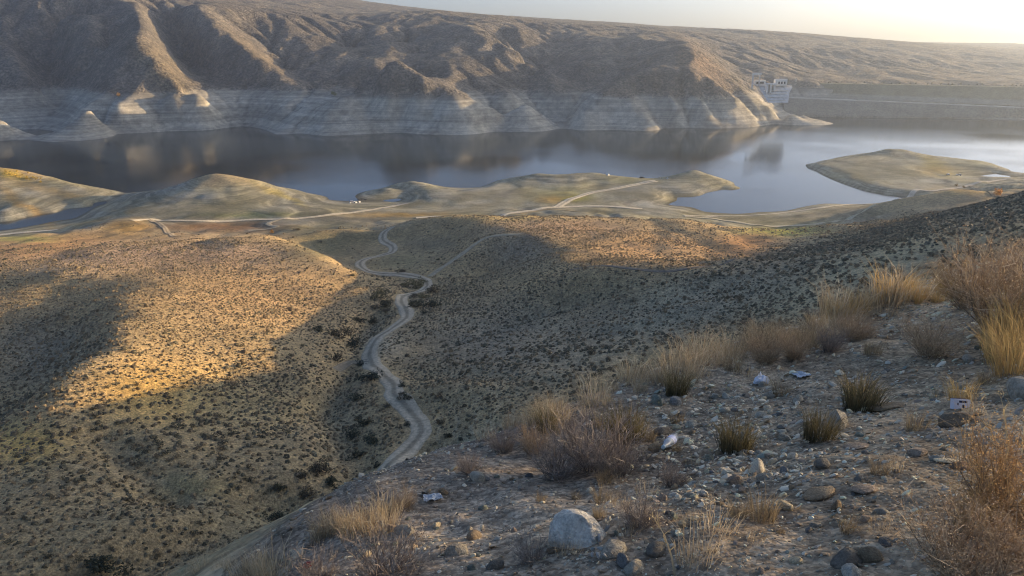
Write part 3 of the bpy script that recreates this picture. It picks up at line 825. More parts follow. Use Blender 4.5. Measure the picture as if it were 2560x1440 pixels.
TRACK_SEGS = []
def track(pts, width, base=(0.30, 0.27, 0.215), rut=0.25, y0=60, lift=0.05, name='dirt_track'):
    P3 = [hit(x, y, y0) for x, y in pts]
    P3 = [p for p in P3 if p and p[2] > 0.05]
    if len(P3) < 2: return
    xy = np.array([p[:2] for p in P3])
    # smooth resampling (Catmull-Rom)
    Q = []
    for i in range(len(xy) - 1):
        p0, p1, p2, p3 = xy[max(i - 1, 0)], xy[i], xy[i + 1], xy[min(i + 2, len(xy) - 1)]
        n = max(2, int(np.linalg.norm(p2 - p1) / 1.5))
        for t in np.arange(n) / n:
            Q.append(0.5 * ((2 * p1) + (-p0 + p2) * t + (2 * p0 - 5 * p1 + 4 * p2 - p3) * t ** 2 + (-p0 + 3 * p1 - 3 * p2 + p3) * t ** 3))
    Q.append(xy[-1]); Q = np.array(Q)
    T = np.gradient(Q, axis=0); T /= np.linalg.norm(T, axis=1)[:, None] + 1e-9
    NN = np.stack([-T[:, 1], T[:, 0]], 1)
    cs = np.array([-1.0, -0.86, -0.62, -0.36, -0.12, 0.12, 0.36, 0.62, 0.86, 1.0]) * width / 2
    wob = 1 + 0.35 * fbm(Q[:, 0] / 6, Q[:, 1] / 6, 3, 301)
    X = Q[:, None, 0] + NN[:, None, 0] * cs[None] * wob[:, None]
    Y = Q[:, None, 1] + NN[:, None, 1] * cs[None] * wob[:, None]
    prof = np.array([-0.12, 0.0, 0.0, -0.02, 0.015, 0.015, -0.02, 0.0, 0.0, -0.12])
    dist = np.hypot(X, Y)
    Z = ground_z(X, Y) + lift + prof[None] + 0.0006 * np.clip(dist - 100, 0, 600)
    k = np.array([0.7, 0.9, 1.05, 1.0, 1 - rut, 1 - rut, 1.0, 1.05, 0.9, 0.7])
    cc = np.array(base)[None, None] * k[None, :, None] * (1 + 0.3 * fbm(X / 3, Y / 3, 3, 305))[..., None]
    i_ = np.arange(X.size).reshape(X.shape)
    q = np.stack([i_[:-1, :-1], i_[:-1, 1:], i_[1:, 1:], i_[1:, :-1]], -1).reshape(-1, 4)
    link(name, mesh_np(name, np.stack([X.ravel(), Y.ravel(), Z.ravel()], 1), q, cc.reshape(-1, 3), mat=M_TRACK), kind='structure')
    TRACK_SEGS.append((Q, width))
track([(640,1432),(700,1398),(770,1352),(830,1312),(880,1280),(915,1255),(945,1232),(962,1208),(957,1182),(985,1150),(1030,1112),(1053,1082),(1044,1050),(1015,1015),(985,985),(984,960),(958,935),(930,910),(924,880),(940,850),(975,825),(1010,800),(1018,785),(1004,757),(1010,740),(1050,728),(1068,715),(1060,698),(1030,690),(960,685),(915,676),(900,662),(910,650),(950,640),(980,630),(980,615),(957,600),(962,580),(985,566)], 4.3, (0.62, 0.52, 0.37), 0.42)
track([(1072,692),(1120,660),(1165,628),(1195,606),(1225,592),(1300,586)], 3.0, (0.50, 0.42, 0.29), 0.05)
track([(925,905),(880,905),(840,925)], 2.0, (0.34, 0.29, 0.21), 0.05)
track([(0,588),(70,581),(145,575)], 4.5, (0.72, 0.66, 0.52), 0.05, y0=300)
track([(330,552),(380,549),(440,552),(520,553),(620,550),(700,548),(762,545),(800,541),(860,534),(930,525),(990,514)], 4.5, (0.72, 0.63, 0.46), 0.05, y0=330)
track([(372,547),(392,556),(410,569),(428,586),(436,592)], 3.2, (0.50, 0.41, 0.28), 0.3, y0=360)
track([(700,549),(672,558),(676,564),(692,567),(670,573),(620,577)], 3.5, (0.56, 0.47, 0.32), 0.1, y0=360)
track([(1040,545),(1120,546),(1180,545),(1260,538),(1330,527),(1390,519),(1460,516),(1530,517),(1605,523)], 4.5, (0.74, 0.66, 0.50), 0.06, y0=400)
track([(1300,534),(1370,524),(1450,529)], 3.0, (0.42, 0.35, 0.22), 0.05, y0=400)
track([(1390,519),(1415,505),(1430,497),(1480,482),(1540,472),(1600,460),(1640,453)], 5.5, (0.70, 0.63, 0.48), 0.30, y0=400)
track([(955,522),(985,516),(1020,508)], 4.0, (0.42, 0.4, 0.34), 0.05, y0=400)
track([(1712,540),(1780,541),(1850,540),(1920,536),(1980,530),(2060,519),(2120,512),(2180,510)], 3.6, (0.66, 0.60, 0.46), 0.05, y0=400)
track([(1712,542),(1790,548),(1850,557),(1910,564),(1980,565),(2060,557),(2125,546),(2160,528),(2190,512)], 3.8, (0.60, 0.54, 0.38), 0.1, y0=380)
track([(2240,500),(2280,485),(2330,478),(2400,470),(2430,462),(2480,454),(2520,447)], 4.0, (0.62, 0.56, 0.45), 0.05, y0=430)
track([(2425,465),(2440,474),(2480,482),(2520,487),(2560,505)], 4.0, (0.36, 0.30, 0.20), 0.2, y0=390)
track([(1420,676),(1600,674),(1750,667),(1900,648),(2050,622),(2200,597)], 1.4, (0.26, 0.22, 0.17), 0.0, y0=150)

# ------------------------------------------------------------------ dam with its berms
M_CONC = simple_mat('weathered_concrete', (0.70, 0.69, 0.66), 0.9, 0.2, 0.25, coord='Object')
M_CONC_W = simple_mat('pale_concrete', (0.85, 0.82, 0.74), 0.85, 0.06, 0.3)
M_DARK = simple_mat('dark_opening', (0.04, 0.04, 0.04), 0.9, 0.2, 1.0)
M_RIPRAP = ground_material('rock_facing', [('noise', 0.5, (0.7, 0.7, 0.7), (1.25, 1.25, 1.22), 0.35, 0.65), ('noise', 0.06, (0.85, 0.85, 0.85), (1.12, 1.12, 1.1), 0.35, 0.65)], [('noise', 0.7, 0.8, 1.2)])
dam = thing('dam', 'long low earth embankment dam closing the right end of the lake', 'dam', at(2000, 300, z=0.0))
dl = Vector(dam.location)
prof = [  # (pixel row at x=1975, at x=2620, height left, height right, colour)
    (296, 303, -2.0, -2.0, (0.16, 0.15, 0.12)), (287, 296, 2.5, 2.0, (0.24, 0.235, 0.20)), (246, 273, 21.5, 14.5, (0.24, 0.235, 0.21)),
    (244, 271.5, 22.0, 15.0, (0.46, 0.45, 0.40)), (242, 269, 22.2, 15.2, (0.46, 0.45, 0.40)), (240.5, 267, 23.0, 16.5, (0.30, 0.29, 0.25)), (232, 255, 27.0, 22.0, (0.31, 0.30, 0.25)), (228, 250, 29.0, 24.5, (0.23, 0.21, 0.14)), (207, 219, 40.5, 39.5, (0.21, 0.195, 0.12)), (205.5, 217.5, 40.6, 39.8, (0.24, 0.22, 0.15)), (205.3, 217.3, 30.0, 30.0, (0.2, 0.2, 0.15))]
xs = np.linspace(1960, 2760, 90)
DV, DC = [], []
for j, (pl, pr, zl, zr, cc) in enumerate(prof):
    for px in xs:
        t = (px - 1975) / (2620 - 1975)
        p = at(px, pl + (pr - pl) * t, z=zl + (zr - zl) * t) if j < len(prof) - 1 else None
        if p is None: p = (DV[-len(xs)][0] * 1.02, DV[-len(xs)][1] + 12, 28)
        DV.append(p); DC.append(np.array(cc) * (1 + 0.07 * random.uniform(-1, 1)))
DV = np.array(DV) - np.array(dl)
idd = np.arange(len(DV)).reshape(len(prof), len(xs))
qd = np.stack([idd[:-1, :-1], idd[:-1, 1:], idd[1:, 1:], idd[1:, :-1]], -1).reshape(-1, 4)
rows = np.repeat(np.arange(len(prof) - 1), len(xs) - 1)
def dpart(name, mask, mat):
    q = qd[mask]; used, inv = np.unique(q, return_inverse=True)
    link(name, mesh_np(name, DV[used], inv.reshape(-1, 4), np.array(DC)[used], smooth=False, mat=mat), dam)
dpart('lower_face', rows < 3, M_RIPRAP)
dpart('berm_road', (rows >= 3) & (rows < 5), M_RIPRAP)
dpart('upper_face', (rows >= 5) & (rows < 8), M_RIPRAP)
dpart('crest', rows >= 8, M_RIPRAP)

def box(bm, x0, x1, y0, y1, z0, z1):
    vs = [bm.verts.new(p) for p in ((x0,y0,z0),(x1,y0,z0),(x1,y1,z0),(x0,y1,z0),(x0,y0,z1),(x1,y0,z1),(x1,y1,z1),(x0,y1,z1))]
    for q in ((0,3,2,1),(4,5,6,7),(0,1,5,4),(1,2,6,5),(2,3,7,6),(3,0,4,7)): bm.faces.new([vs[i] for i in q])
def bm_part(name, build, mat, parent=None, bevel=0.0, smooth=False):
    bm = bmesh.new(); build(bm)
    if bevel: bmesh.ops.bevel(bm, geom=bm.edges[:], offset=bevel, segments=2, affect='EDGES', profile=0.6)
    bmesh.ops.recalc_face_normals(bm, faces=bm.faces[:])
    me = bpy.data.meshes.new(name); bm.to_mesh(me); bm.free()
    if smooth: me.shade_smooth()
    me.materials.append(mat)
    return link(name, me, parent)

# intake works: sloping concrete apron, deck, gantry and gate houses
ip = at(1945, 238, Y=1030)
sw = thing('intake_works', 'pale concrete intake structure with steps and gantry at the left end of the dam', 'intake structure', ip)
k_ = 1030 / FPX / 0.98 * 1.12
def apron(bm):
    pts = [(-22*k_, -6, -9), (20*k_, -6, -9), (26*k_, 4, 3), (36*k_, 12, 10), (-36*k_, 14, 10), (-32*k_, 6, 3)]
    lo = [bm.verts.new(p) for p in pts]; hi = [bm.verts.new((p[0], p[1] + 14, p[2])) for p in pts]
    bm.faces.new(lo); bm.faces.new(hi[::-1])
    for i in range(6): bm.faces.new((lo[i], lo[(i+1) % 6], hi[(i+1) % 6], hi[i]))
bm_part('apron', apron, M_CONC, sw)
for z, w_ in ((-6.5, 21), (-2.5, 24), (1.5, 26), (5.0, 30)):
    bm_part('step', lambda bm, z=z, w_=w_: box(bm, -w_*k_*0.9, w_*k_*0.75, -6.4 + (z + 9) * 0.8, -4 + (z + 9) * 0.8, z, z + 0.9), M_CONC_W, sw)
bm_part('deck', lambda bm: box(bm, -40*k_, 30*k_, 13, 25, 10.1, 11.2), M_CONC, sw)
bm_part('gantry_leg', lambda bm: box(bm, -51*k_, -48*k_, 14, 16, 7, 27), M_CONC, sw)
bm_part('gantry_leg', lambda bm: box(bm, -36*k_, -34.5*k_, 14, 16, 11.3, 24.4), M_CONC, sw)
bm_part('gantry_beam', lambda bm: box(bm, -52*k_, -32*k_, 13.6, 16.4, 24.5, 27.2), M_CONC_W, sw)
bm_part('cabin', lambda bm: box(bm, -44*k_, -20*k_, 17, 22, 11.3, 18), M_CONC_W, sw)
bm_part('opening', lambda bm: box(bm, -40*k_, -24*k_, 16.9, 17.2, 13.2, 16), M_DARK, sw)
gh = bm_part('gate_house', lambda bm: box(bm, -2*k_, 22*k_, 9, 19, 11.3, 19.5), M_CONC_W, sw, 0.15)
for i in range(3):
    bm_part('window', lambda bm, i=i: box(bm, (3 + 6*i)*k_, (6 + 6*i)*k_, 8.85, 9.1, 13.5, 16.5), M_DARK, gh)
for i, (x, z0, z1) in enumerate(((-24, -1, 13), (-17, 1, 13), (-9, 5, 12))):
    bm_part('pier', lambda bm, x=x, z0=z0, z1=z1: box(bm, x*k_, (x + 3)*k_, 2, 10, z0, z1), M_CONC_W, sw)
bm_part('pier_cap', lambda bm: box(bm, -26*k_, -3*k_, 1.5, 10.5, 13.1, 14.3), M_CONC_W, sw)
bm_part('parapet', lambda bm: box(bm, 5*k_, 34*k_, 12.2, 12.8, 10.2, 11.8), M_CONC, sw)
pp = at(1990, 203, Y=1150)
po = thing('marker_post', 'small white post at the left end of the dam crest', 'post', pp)
bm_part('post', lambda bm: box(bm, -0.5, 0.5, -0.5, 0.5, -0.6, 4), M_CONC_W, po)
bm_part('cap', lambda bm: box(bm, -0.7, 0.7, -0.7, 0.7, 4.01, 4.4), M_CONC, po)
# ------------------------------------------------------------------ plants
def plant_mat(name, trans=0.25):
    mt, nt, b = nodes(name)
    a = N(nt, 'ShaderNodeAttribute', attribute_name='Col')
    oi = N(nt, 'ShaderNodeObjectInfo')
    v = ramp(nt, oi.outputs['Random'], [(0.0, (0.82, 0.82, 0.82)), (1.0, (1.18, 1.15, 1.1))])
    c = mul(nt, a.outputs['Color'], v)
    nt.links.new(c, b.inputs['Base Color']); b.inputs['Roughness'].default_value = 0.75; b.inputs['Specular IOR Level'].default_value = 0.15
    tr = N(nt, 'ShaderNodeBsdfTranslucent'); nt.links.new(c, tr.inputs[0])
    mx = N(nt, 'ShaderNodeMixShader'); mx.inputs[0].default_value = trans
    nt.links.new(b.outputs[0], mx.inputs[1]); nt.links.new(tr.outputs[0], mx.inputs[2])
    nt.links.new(mx.outputs[0], nt.nodes['Material Output'].inputs['Surface'])
    return mt
M_STRAW = plant_mat('dry_straw', 0.35)
M_TWIG = plant_mat('dry_twigs', 0.1)
M_LEAF = plant_mat('dusty_leaves', 0.25)

def ribbons(paths, widths, cols):
    """Thin tapering blades: each path is a list of points."""
    V, F, Cc = [], [], []
    for p, w_, c in zip(paths, widths, cols):
        p = np.asarray(p, float); n = len(p)
        d = p[-1] - p[0]
        side = np.cross(d, rng.normal(size=3)); side /= np.linalg.norm(side) + 1e-9
        base = len(V)
        for i in range(n - 1):
            ww = w_ * (1 - 0.75 * i / (n - 1)) / 2
            V += [p[i] - side * ww, p[i] + side * ww]
            Cc += [c * (0.75 + 0.35 * i / (n - 1))] * 2
        V.append(p[-1]); Cc.append(c * 1.1)
        for i in range(n - 2):
            a = base + 2 * i
            F += [(a, a + 1, a + 3), (a, a + 3, a + 2)]
        a = base + 2 * (n - 2)
        F.append((a, a + 1, a + 2))
    return np.array(V), np.array(F), np.clip(np.array(Cc), 0.01, 0.9)

def tussock_mesh(name, n=120, h=0.5, spread=0.25, rad=0.1, cols=((0.5, 0.36, 0.15),), width=0.006, mat=None, droop=0.25, seed=0):
    r = np.random.default_rng(seed)
    paths, ws, cs = [], [], []
    for i in range(n):
        a = r.uniform(0, 2 * math.pi); q = rad * math.sqrt(r.uniform())
        b0 = np.array([math.cos(a) * q, math.sin(a) * q, -0.02])
        a2 = a + r.normal() * 0.7
        L = h * r.uniform(0.45, 1.1); out = spread * r.uniform(0.1, 1.0) * L / h
        mid = b0 + np.array([math.cos(a2) * out * 0.35, math.sin(a2) * out * 0.35, L * 0.6])
        tip = b0 + np.array([math.cos(a2) * out, math.sin(a2) * out, L * (1 - droop * r.uniform(0, 1))])
        paths.append([b0, mid, tip]); ws.append(width * r.uniform(0.7, 1.4))
        cs.append(np.array(cols[r.integers(len(cols))]) * r.uniform(0.7, 1.3))
    return mesh_np(name, *ribbons(paths, ws, cs), smooth=False, mat=mat or M_STRAW)

def twig_meshes(name, n=26, h=0.6, spread=0.45, cols=((0.16, 0.12, 0.09),), tipcols=None, width=0.008, kids=7, seed=0, leaf=0):
    """A dry bush: stems, finer twigs and (optionally) small dry leaves or seed heads, as three meshes."""
    r = np.random.default_rng(seed)
    tipcols = tipcols or cols
    sp, sw_, sc_ = [], [], []; tp, tw_, tc_ = [], [], []; LV, LF, LC = [], [], []
    for i in range(n):
        a = r.uniform(0, 2 * math.pi); t_ = math.sqrt(r.uniform())
        L = h * r.uniform(0.6, 1.1)
        d = np.array([math.cos(a) * t_ * spread / h, math.sin(a) * t_ * spread / h, 1.0]); d /= np.linalg.norm(d)
        pts = [np.array([math.cos(a) * 0.05 * r.uniform(), math.sin(a) * 0.05 * r.uniform(), -0.03])]
        for s in range(4):
            pts.append(pts[-1] + d * L / 4 + r.normal(size=3) * 0.035 * h)
        sp.append(pts); sw_.append(width * r.uniform(0.8, 1.6)); sc_.append(np.array(cols[r.integers(len(cols))]) * r.uniform(0.7, 1.3))
        for k in range(kids):
            j = r.integers(1, 4); p0 = pts[j] + (pts[j + 1] - pts[j]) * r.uniform()
            dd = d * 0.8 + r.normal(size=3) * 0.5 + np.array([0, 0, 0.25]); dd /= np.linalg.norm(dd)
            l2 = L * r.uniform(0.15, 0.42)
            p1 = p0 + dd * l2 * 0.5; p2 = p1 + (dd + r.normal(size=3) * 0.35) * l2 * 0.5
            tp.append([p0, p1, p2]); tw_.append(width * 0.6 * r.uniform(0.7, 1.3)); tc_.append(np.array(tipcols[r.integers(len(tipcols))]) * r.uniform(0.75, 1.3))
            for q in range(leaf):
                c0 = p1 + (p2 - p1) * r.uniform(-0.3, 1.1) + r.normal(size=3) * 0.012
                e1 = r.normal(size=3); e1 *= 0.010 / np.linalg.norm(e1); e2 = r.normal(size=3); e2 *= 0.008 / np.linalg.norm(e2)
                b_ = len(LV); LV += [c0, c0 + e1, c0 + e1 * 0.4 + e2]; LF.append((b_, b_ + 1, b_ + 2))
                cc = np.array(tipcols[r.integers(len(tipcols))]) * r.uniform(0.8, 1.5); LC += [cc] * 3
    out = [('stems', mesh_np(name + '_stems', *ribbons(sp, sw_, sc_), smooth=False, mat=M_TWIG)),
           ('twigs', mesh_np(name + '_twigs', *ribbons(tp, tw_, tc_), smooth=False, mat=M_TWIG))]
    if leaf: out.append(('leaves', mesh_np(name + '_leaves', np.array(LV), np.array(LF), np.clip(np.array(LC), 0.01, 0.9), smooth=False, mat=M_LEAF)))
    return out

def clump_verts(r, n, size=1.0, leaf=0.22, flat=0.65, wide=0.42):
    """Small leaf faces spread through a rounded mass."""
    V = []; shade = []
    lobes = [(r.normal(size=3) * np.array([wide, wide, 0.18]) + np.array([0, 0, 0.42 * flat]), r.uniform(0.35, 0.6)) for _ in range(6)]
    for i in range(n):
        c, rr = lobes[r.integers(len(lobes))]
        d = r.normal(size=3); d /= np.linalg.norm(d)
        p = c + d * rr * r.uniform(0.55, 1.0) * np.array([1, 1, flat])
        p[2] = max(p[2], 0.02)
        e1 = r.normal(size=3); e1 *= leaf * r.uniform(0.6, 1.2) / np.linalg.norm(e1)
        e2 = r.normal(size=3); e2 *= leaf * r.uniform(0.5, 1.0) / np.linalg.norm(e2)
        V += [p, p + e1, p + e1 * 0.5 + e2]
        shade += [r.uniform(0.65, 1.35)] * 3
    return np.array(V) * size, np.array(shade)
def clump_mesh(name, n, col, seed, leaf=0.22, flat=0.65, mat=None, wide=0.42):
    r = np.random.default_rng(seed)
    V, sh = clump_verts(r, n, 1.0, leaf, flat, wide)
    return mesh_np(name, V, np.arange(len(V)).reshape(-1, 3), np.array(col)[None] * sh[:, None], smooth=False, mat=mat or M_LEAF)

# -- cushion shrubs of the hillsides: the 300 that show largest as things, the rest as one mass
def track_dist(x, y):
    d = np.full(len(x), 1e9)
    for Q, w_ in TRACK_SEGS:
        q = Q[::2]
        near = (x > q[:, 0].min() - 5) & (x < q[:, 0].max() + 5) & (y > q[:, 1].min() - 5) & (y < q[:, 1].max() + 5)
        ii = np.nonzero(near)[0]
        if len(ii):
            dd = np.sqrt((x[ii, None] - q[None, :, 0]) ** 2 + (y[ii, None] - q[None, :, 1]) ** 2).min(1) - w_ / 2
            d[ii] = np.minimum(d[ii], dd)
    return d
CELL = 1.02
hx, hy = np.meshgrid(np.arange(-240, 225, CELL), np.arange(52, 432, CELL * 0.87))
hx = hx + (np.arange(hx.shape[0]) % 2)[:, None] * CELL / 2
sx = (hx + rng.normal(0, 0.27, hx.shape)).ravel(); sy = (hy + rng.normal(0, 0.27, hy.shape)).ravel()
inview = (np.abs(sx) < 0.74 * sy + 6)
sx, sy = sx[inview], sy[inview]
sz = ground_z(sx, sy)
spx, spy = to_px(sx, sy, sz)
en = bank_edge(sx, sy)
dens_ = 0.74 + 0.7 * fbm(sx / 26, sy / 26, 3, 401) + 0.5 * fbm(sx / 7, sy / 7, 2, 405)
bigz = np.clip(np.exp(-((spx - 420) / 300) ** 2 - ((spy - 1090) / 130) ** 2) + np.exp(-((spx - 1650) / 320) ** 2 - ((spy - 900) / 70) ** 2) + np.exp(-((spx - 2300) / 380) ** 2 - ((spy - 670) / 70) ** 2), 0, 1)
dens_ = dens_ * (1 - 0.62 * bigz)
dens_ = dens_ * (1 - 0.5 * ss(300, 380, sy)) * (1 - 0.75 * ss(30, 10, sz))
# sparser where the photograph shows bare grass: valley floor, red flats, smooth plateau slope
for cx, cy, rx, ry, k in ((830, 620, 130, 60, 0.85), (1010, 660, 110, 30, 0.8), (1600, 625, 160, 30, 0.55), (1850, 610, 90, 40, 0.85), (540, 568, 260, 22, 0.9), (100, 600, 250, 35, 0.9), (350, 980, 90, 60, 0.35), (480, 1215, 110, 40, 0.7), (1960, 590, 150, 25, 0.9), (1150, 1110, 90, 40, 0.5), (790, 650, 60, 30, 0.6)):
    dens_ = dens_ * (1 - k * np.exp(-((spx - cx) / rx) ** 2 - ((spy - cy) / ry) ** 2))
keep = (rng.uniform(0, 1, len(sx)) < dens_) & (sz > 3.5) & (en > 3) & (track_dist(sx, sy) > 0.9) & (spx > -60) & (spx < 2620)
sx, sy, sz, spx, spy = sx[keep], sy[keep], sz[keep], spx[keep], spy[keep]
# diameters in metres: many small ones, few big
bigz = bigz[keep]
ssz = 0.56 * np.exp(rng.normal(0, 0.30, len(sx))) * (1 + 0.3 * fbm(sx / 12, sy / 12, 2, 411)) * (1 + 0.75 * bigz)
ssz = np.clip(ssz + (rng.uniform(0, 1, len(sx)) < 0.02) * rng.uniform(0.4, 0.9, len(sx)), 0.25, 1.9)
dist = np.sqrt(sx ** 2 + sy ** 2 + (CAM_H - sz) ** 2)
order = np.argsort(-ssz / dist)
ok = (spx > 10) & (spx < 2550) & (spy < 1430)
cand = [i for i in order if ok[i]][:2200]
cand = np.array(cand)
vis = visible(sx[cand], sy[cand], sz[cand] + 0.4 * ssz[cand])
big = cand[vis][:300]
rest = np.setdiff1d(np.arange(len(sx)), big)
SH_COL = ((0.17, 0.152, 0.10), (0.19, 0.16, 0.105), (0.155, 0.147, 0.105), (0.22, 0.18, 0.118))
protos = [clump_mesh('cushion_shrub', 150, SH_COL[k], 500 + k, 0.24, 0.75, wide=0.24) for k in range(4)]
for n_, i in enumerate(big):
    if spx[i] < 1000 - max(0, (spy[i] - 1000) * 0.1): 
        grp = 'cushion shrubs on the left hillside'
        if spy[i] > 1220: lab = 'small dark cushion shrub at the near foot of the left hillside, below the gully'
        elif spx[i] > 650: lab = 'small dark cushion shrub on the left hillside where it drops towards the track'
        elif spy[i] > 1020: lab = 'small dark cushion shrub low on the left hillside below its sunlit patch'
        else: lab = 'small dark cushion shrub in or beside the sunlit patch of the left hillside'
    else: 
        grp = 'cushion shrubs on the right hillside'
        if spx[i] > 2050: lab = 'small dark cushion shrub on the slope behind the golden grass of the upper right crest'
        elif spx[i] > 1550: lab = 'small dark cushion shrub on the slope behind the tan grass left of the plastic bag'
        elif spx[i] > 1200: lab = 'small dark cushion shrub on the shaded slope behind the straw grass of the middle crest'
        else: lab = 'small dark cushion shrub on the slope just right of the dirt track'
    o = link('cushion_shrub', protos[n_ % 4], None, label=lab, category='shrub', group=grp)
    s_ = ssz[i] * 0.60
    o.location = (sx[i], sy[i], sz[i] - 0.05); o.scale = (s_ * rng.uniform(0.85, 1.2), s_ * rng.uniform(0.85, 1.2), s_ * rng.uniform(0.8, 1.15)); o.rotation_euler = (0, 0, rng.uniform(0, 6.28))
lowp = []
for k in range(6):
    r = np.random.default_rng(600 + k)
    a1 = np.arange(5) / 5 * 2 * math.pi + r.uniform(0, 1); a2 = np.arange(6) / 6 * 2 * math.pi
    R1 = np.stack([np.cos(a1) * 0.55, np.sin(a1) * 0.55, np.full(5, 0.62)], 1) * r.uniform(0.7, 1.25, (5, 1))
    R2 = np.stack([np.cos(a2) * 0.95, np.sin(a2) * 0.95, np.full(6, 0.05)], 1) * r.uniform(0.75, 1.2, (6, 1))
    top = np.array([[r.normal() * 0.1, r.normal() * 0.1, 0.85]])
    PTS = np.vstack([top, R1, R2])
    T = [(0, 1 + i, 1 + (i + 1) % 5) for i in range(5)]
    for i in range(6):
        j = int(round(i * 5 / 6)) % 5
        T.append((1 + j, 6 + i, 6 + (i + 1) % 6))
    for i in range(5):
        j = int(round((i + 1) * 6 / 5)) % 6
        T.append((1 + i, 6 + j, 1 + (i + 1) % 5))
    V = PTS[np.array(T)].reshape(-1, 3) + r.normal(0, 0.05, (len(T) * 3, 3))
    V[:, 2] = np.maximum(V[:, 2], -0.05)
    lowp.append((V, np.repeat(r.uniform(0.75, 1.35, len(T)), 3)))
SV, SCc = [], []
for k in range(6):
    ii = rest[k::6]
    V, sh = lowp[k]
    th = rng.uniform(0, 6.28, len(ii)); c_, s_ = np.cos(th), np.sin(th)
    sc_ = ssz[ii] * 0.56
    X = (V[None, :, 0] * c_[:, None] - V[None, :, 1] * s_[:, None]) * sc_[:, None] + sx[ii, None]
    Y = (V[None, :, 0] * s_[:, None] + V[None, :, 1] * c_[:, None]) * sc_[:, None] + sy[ii, None]
    Z = V[None, :, 2] * sc_[:, None] * rng.uniform(0.8, 1.2, len(ii))[:, None] + sz[ii, None] - 0.04
    SV.append(np.stack([X, Y, Z], -1).reshape(-1, 3))
    base = np.array(SH_COL)[rng.integers(0, 4, len(ii))] * rng.uniform(0.75, 1.8, len(ii))[:, None]
    pale = rng.uniform(0, 1, len(ii)) < 0.18                      # straw-coloured cushions
    zone = np.exp(-((spx[ii] - 450) / 420) ** 2 - ((spy[ii] - 720) / 120) ** 2) + np.exp(-((spx[ii] - 1600) / 300) ** 2 - ((spy[ii] - 600) / 55) ** 2)  # more pale ones on sunlit hill and plateau: light put into the tint
    pale = rng.uniform(0, 1, len(ii)) < 0.22 + 0.5 * np.clip(zone, 0, 1)
    base[pale] = np.array((0.34, 0.27, 0.17)) * rng.uniform(0.8, 1.2, pale.sum())[:, None]
    SCc.append((base[:, None, :] * sh[None, :, None]).reshape(-1, 3))
SV = np.concatenate(SV); SCc = np.clip(np.concatenate(SCc), 0.01, 0.6)
link('hillside_scrub', mesh_np('hillside_scrub', SV, np.arange(len(SV)).reshape(-1, 3), SCc, smooth=False, mat=M_LEAF), kind='stuff')
pass

# -- bushes along the valley floor
bushp = []
for k, c_ in enumerate(((0.085, 0.09, 0.06), (0.115, 0.10, 0.07), (0.16, 0.15, 0.08), (0.075, 0.088, 0.065))):
    bushp.append((clump_mesh('foliage', 520, c_, 700 + k, 0.17, 0.75), mesh_np('stem', *ribbons([[(0, 0, -0.1), (math.cos(a) * 0.15, math.sin(a) * 0.15, 0.25), (math.cos(a) * 0.45, math.sin(a) * 0.45, 0.5)] for a in np.arange(0, 6.2, 0.9)], [0.05] * 7, [np.array((0.1, 0.08, 0.06))] * 7), smooth=False, mat=M_TWIG)))
VB = [(965,766,46,0),(940,745,34,2),(1042,768,44,0),(1078,768,44,3),(1062,782,22,3),(1060,745,26,2),(1032,742,24,1),(1085,730,36,1),(1040,718,50,2),(1012,716,26,2),(950,733,30,2),(965,778,22,1),(935,772,22,1),(888,864,48,3),(870,836,34,1),(845,842,44,1),(900,806,36,0),(935,806,30,3),(798,828,30,0),(838,900,34,1),(905,912,30,3),(928,950,50,3),(905,945,24,0),(1008,966,26,3),(1018,998,30,0),(1005,985,20,1),(890,1000,40,3),(915,1062,42,0),(885,1090,46,3),(925,1108,50,3),(900,1140,40,0),(945,1165,26,3),(800,1180,50,1),(830,1210,46,0),(760,1190,36,1),(1020,1062,22,3),(1120,1092,26,0),(1100,1060,24,1),(690,1300,50,3),(250,1418,85,0),(1150,1100,20,3),(745,575,14,1),(880,690,16,3),(1005,680,20,1),(1095,650,12,0),(770,1240,40,1),(700,1225,36,0)]
def vlabel(px, py):
    if (px, py) == (250, 1418): return 'large dark bush at the foot of the slope beside the grass-topped bank edge'
    if (px, py) == (1042, 768): return 'left one of two dark bushes side by side right of the dirt track'
    if (px, py) == (1078, 768): return 'right one of two dark bushes side by side right of the dirt track'
    if (px, py) == (1040, 718): return 'olive bush inside the bend where the track forks'
    if (px, py) == (965, 766): return 'rounded brown-green bush left of the track facing the bush pair'
    if (px, py) == (928, 950): return 'dark bush touching the left edge of the track at its sharp bend'
    if (px, py) == (888, 864): return 'dark green bush left of where the pale track is widest'
    if py > 1150: return 'dark bush in the gully below the left hillside'
    if py > 880: return 'dark bush on the valley floor beside the near stretch of track'
    return 'dark bush on the valley floor beside the far stretch of track'
for px, py, wpx, k in VB:
    h_ = hit(px, py, 40)
    if not h_: continue
    D = math.dist(h_, (0, 0, CAM_H)); s_ = wpx / FPX * D * 0.6
    t = thing('valley_bush', vlabel(px, py), 'bush', (h_[0], h_[1], h_[2] - 0.05), (0, 0, rng.uniform(0, 6.28)), 'bushes along the valley track', (s_, s_, s_ * rng.uniform(0.7, 0.95)))
    link('foliage', bushp[k][0], t); link('stem', bushp[k][1], t)

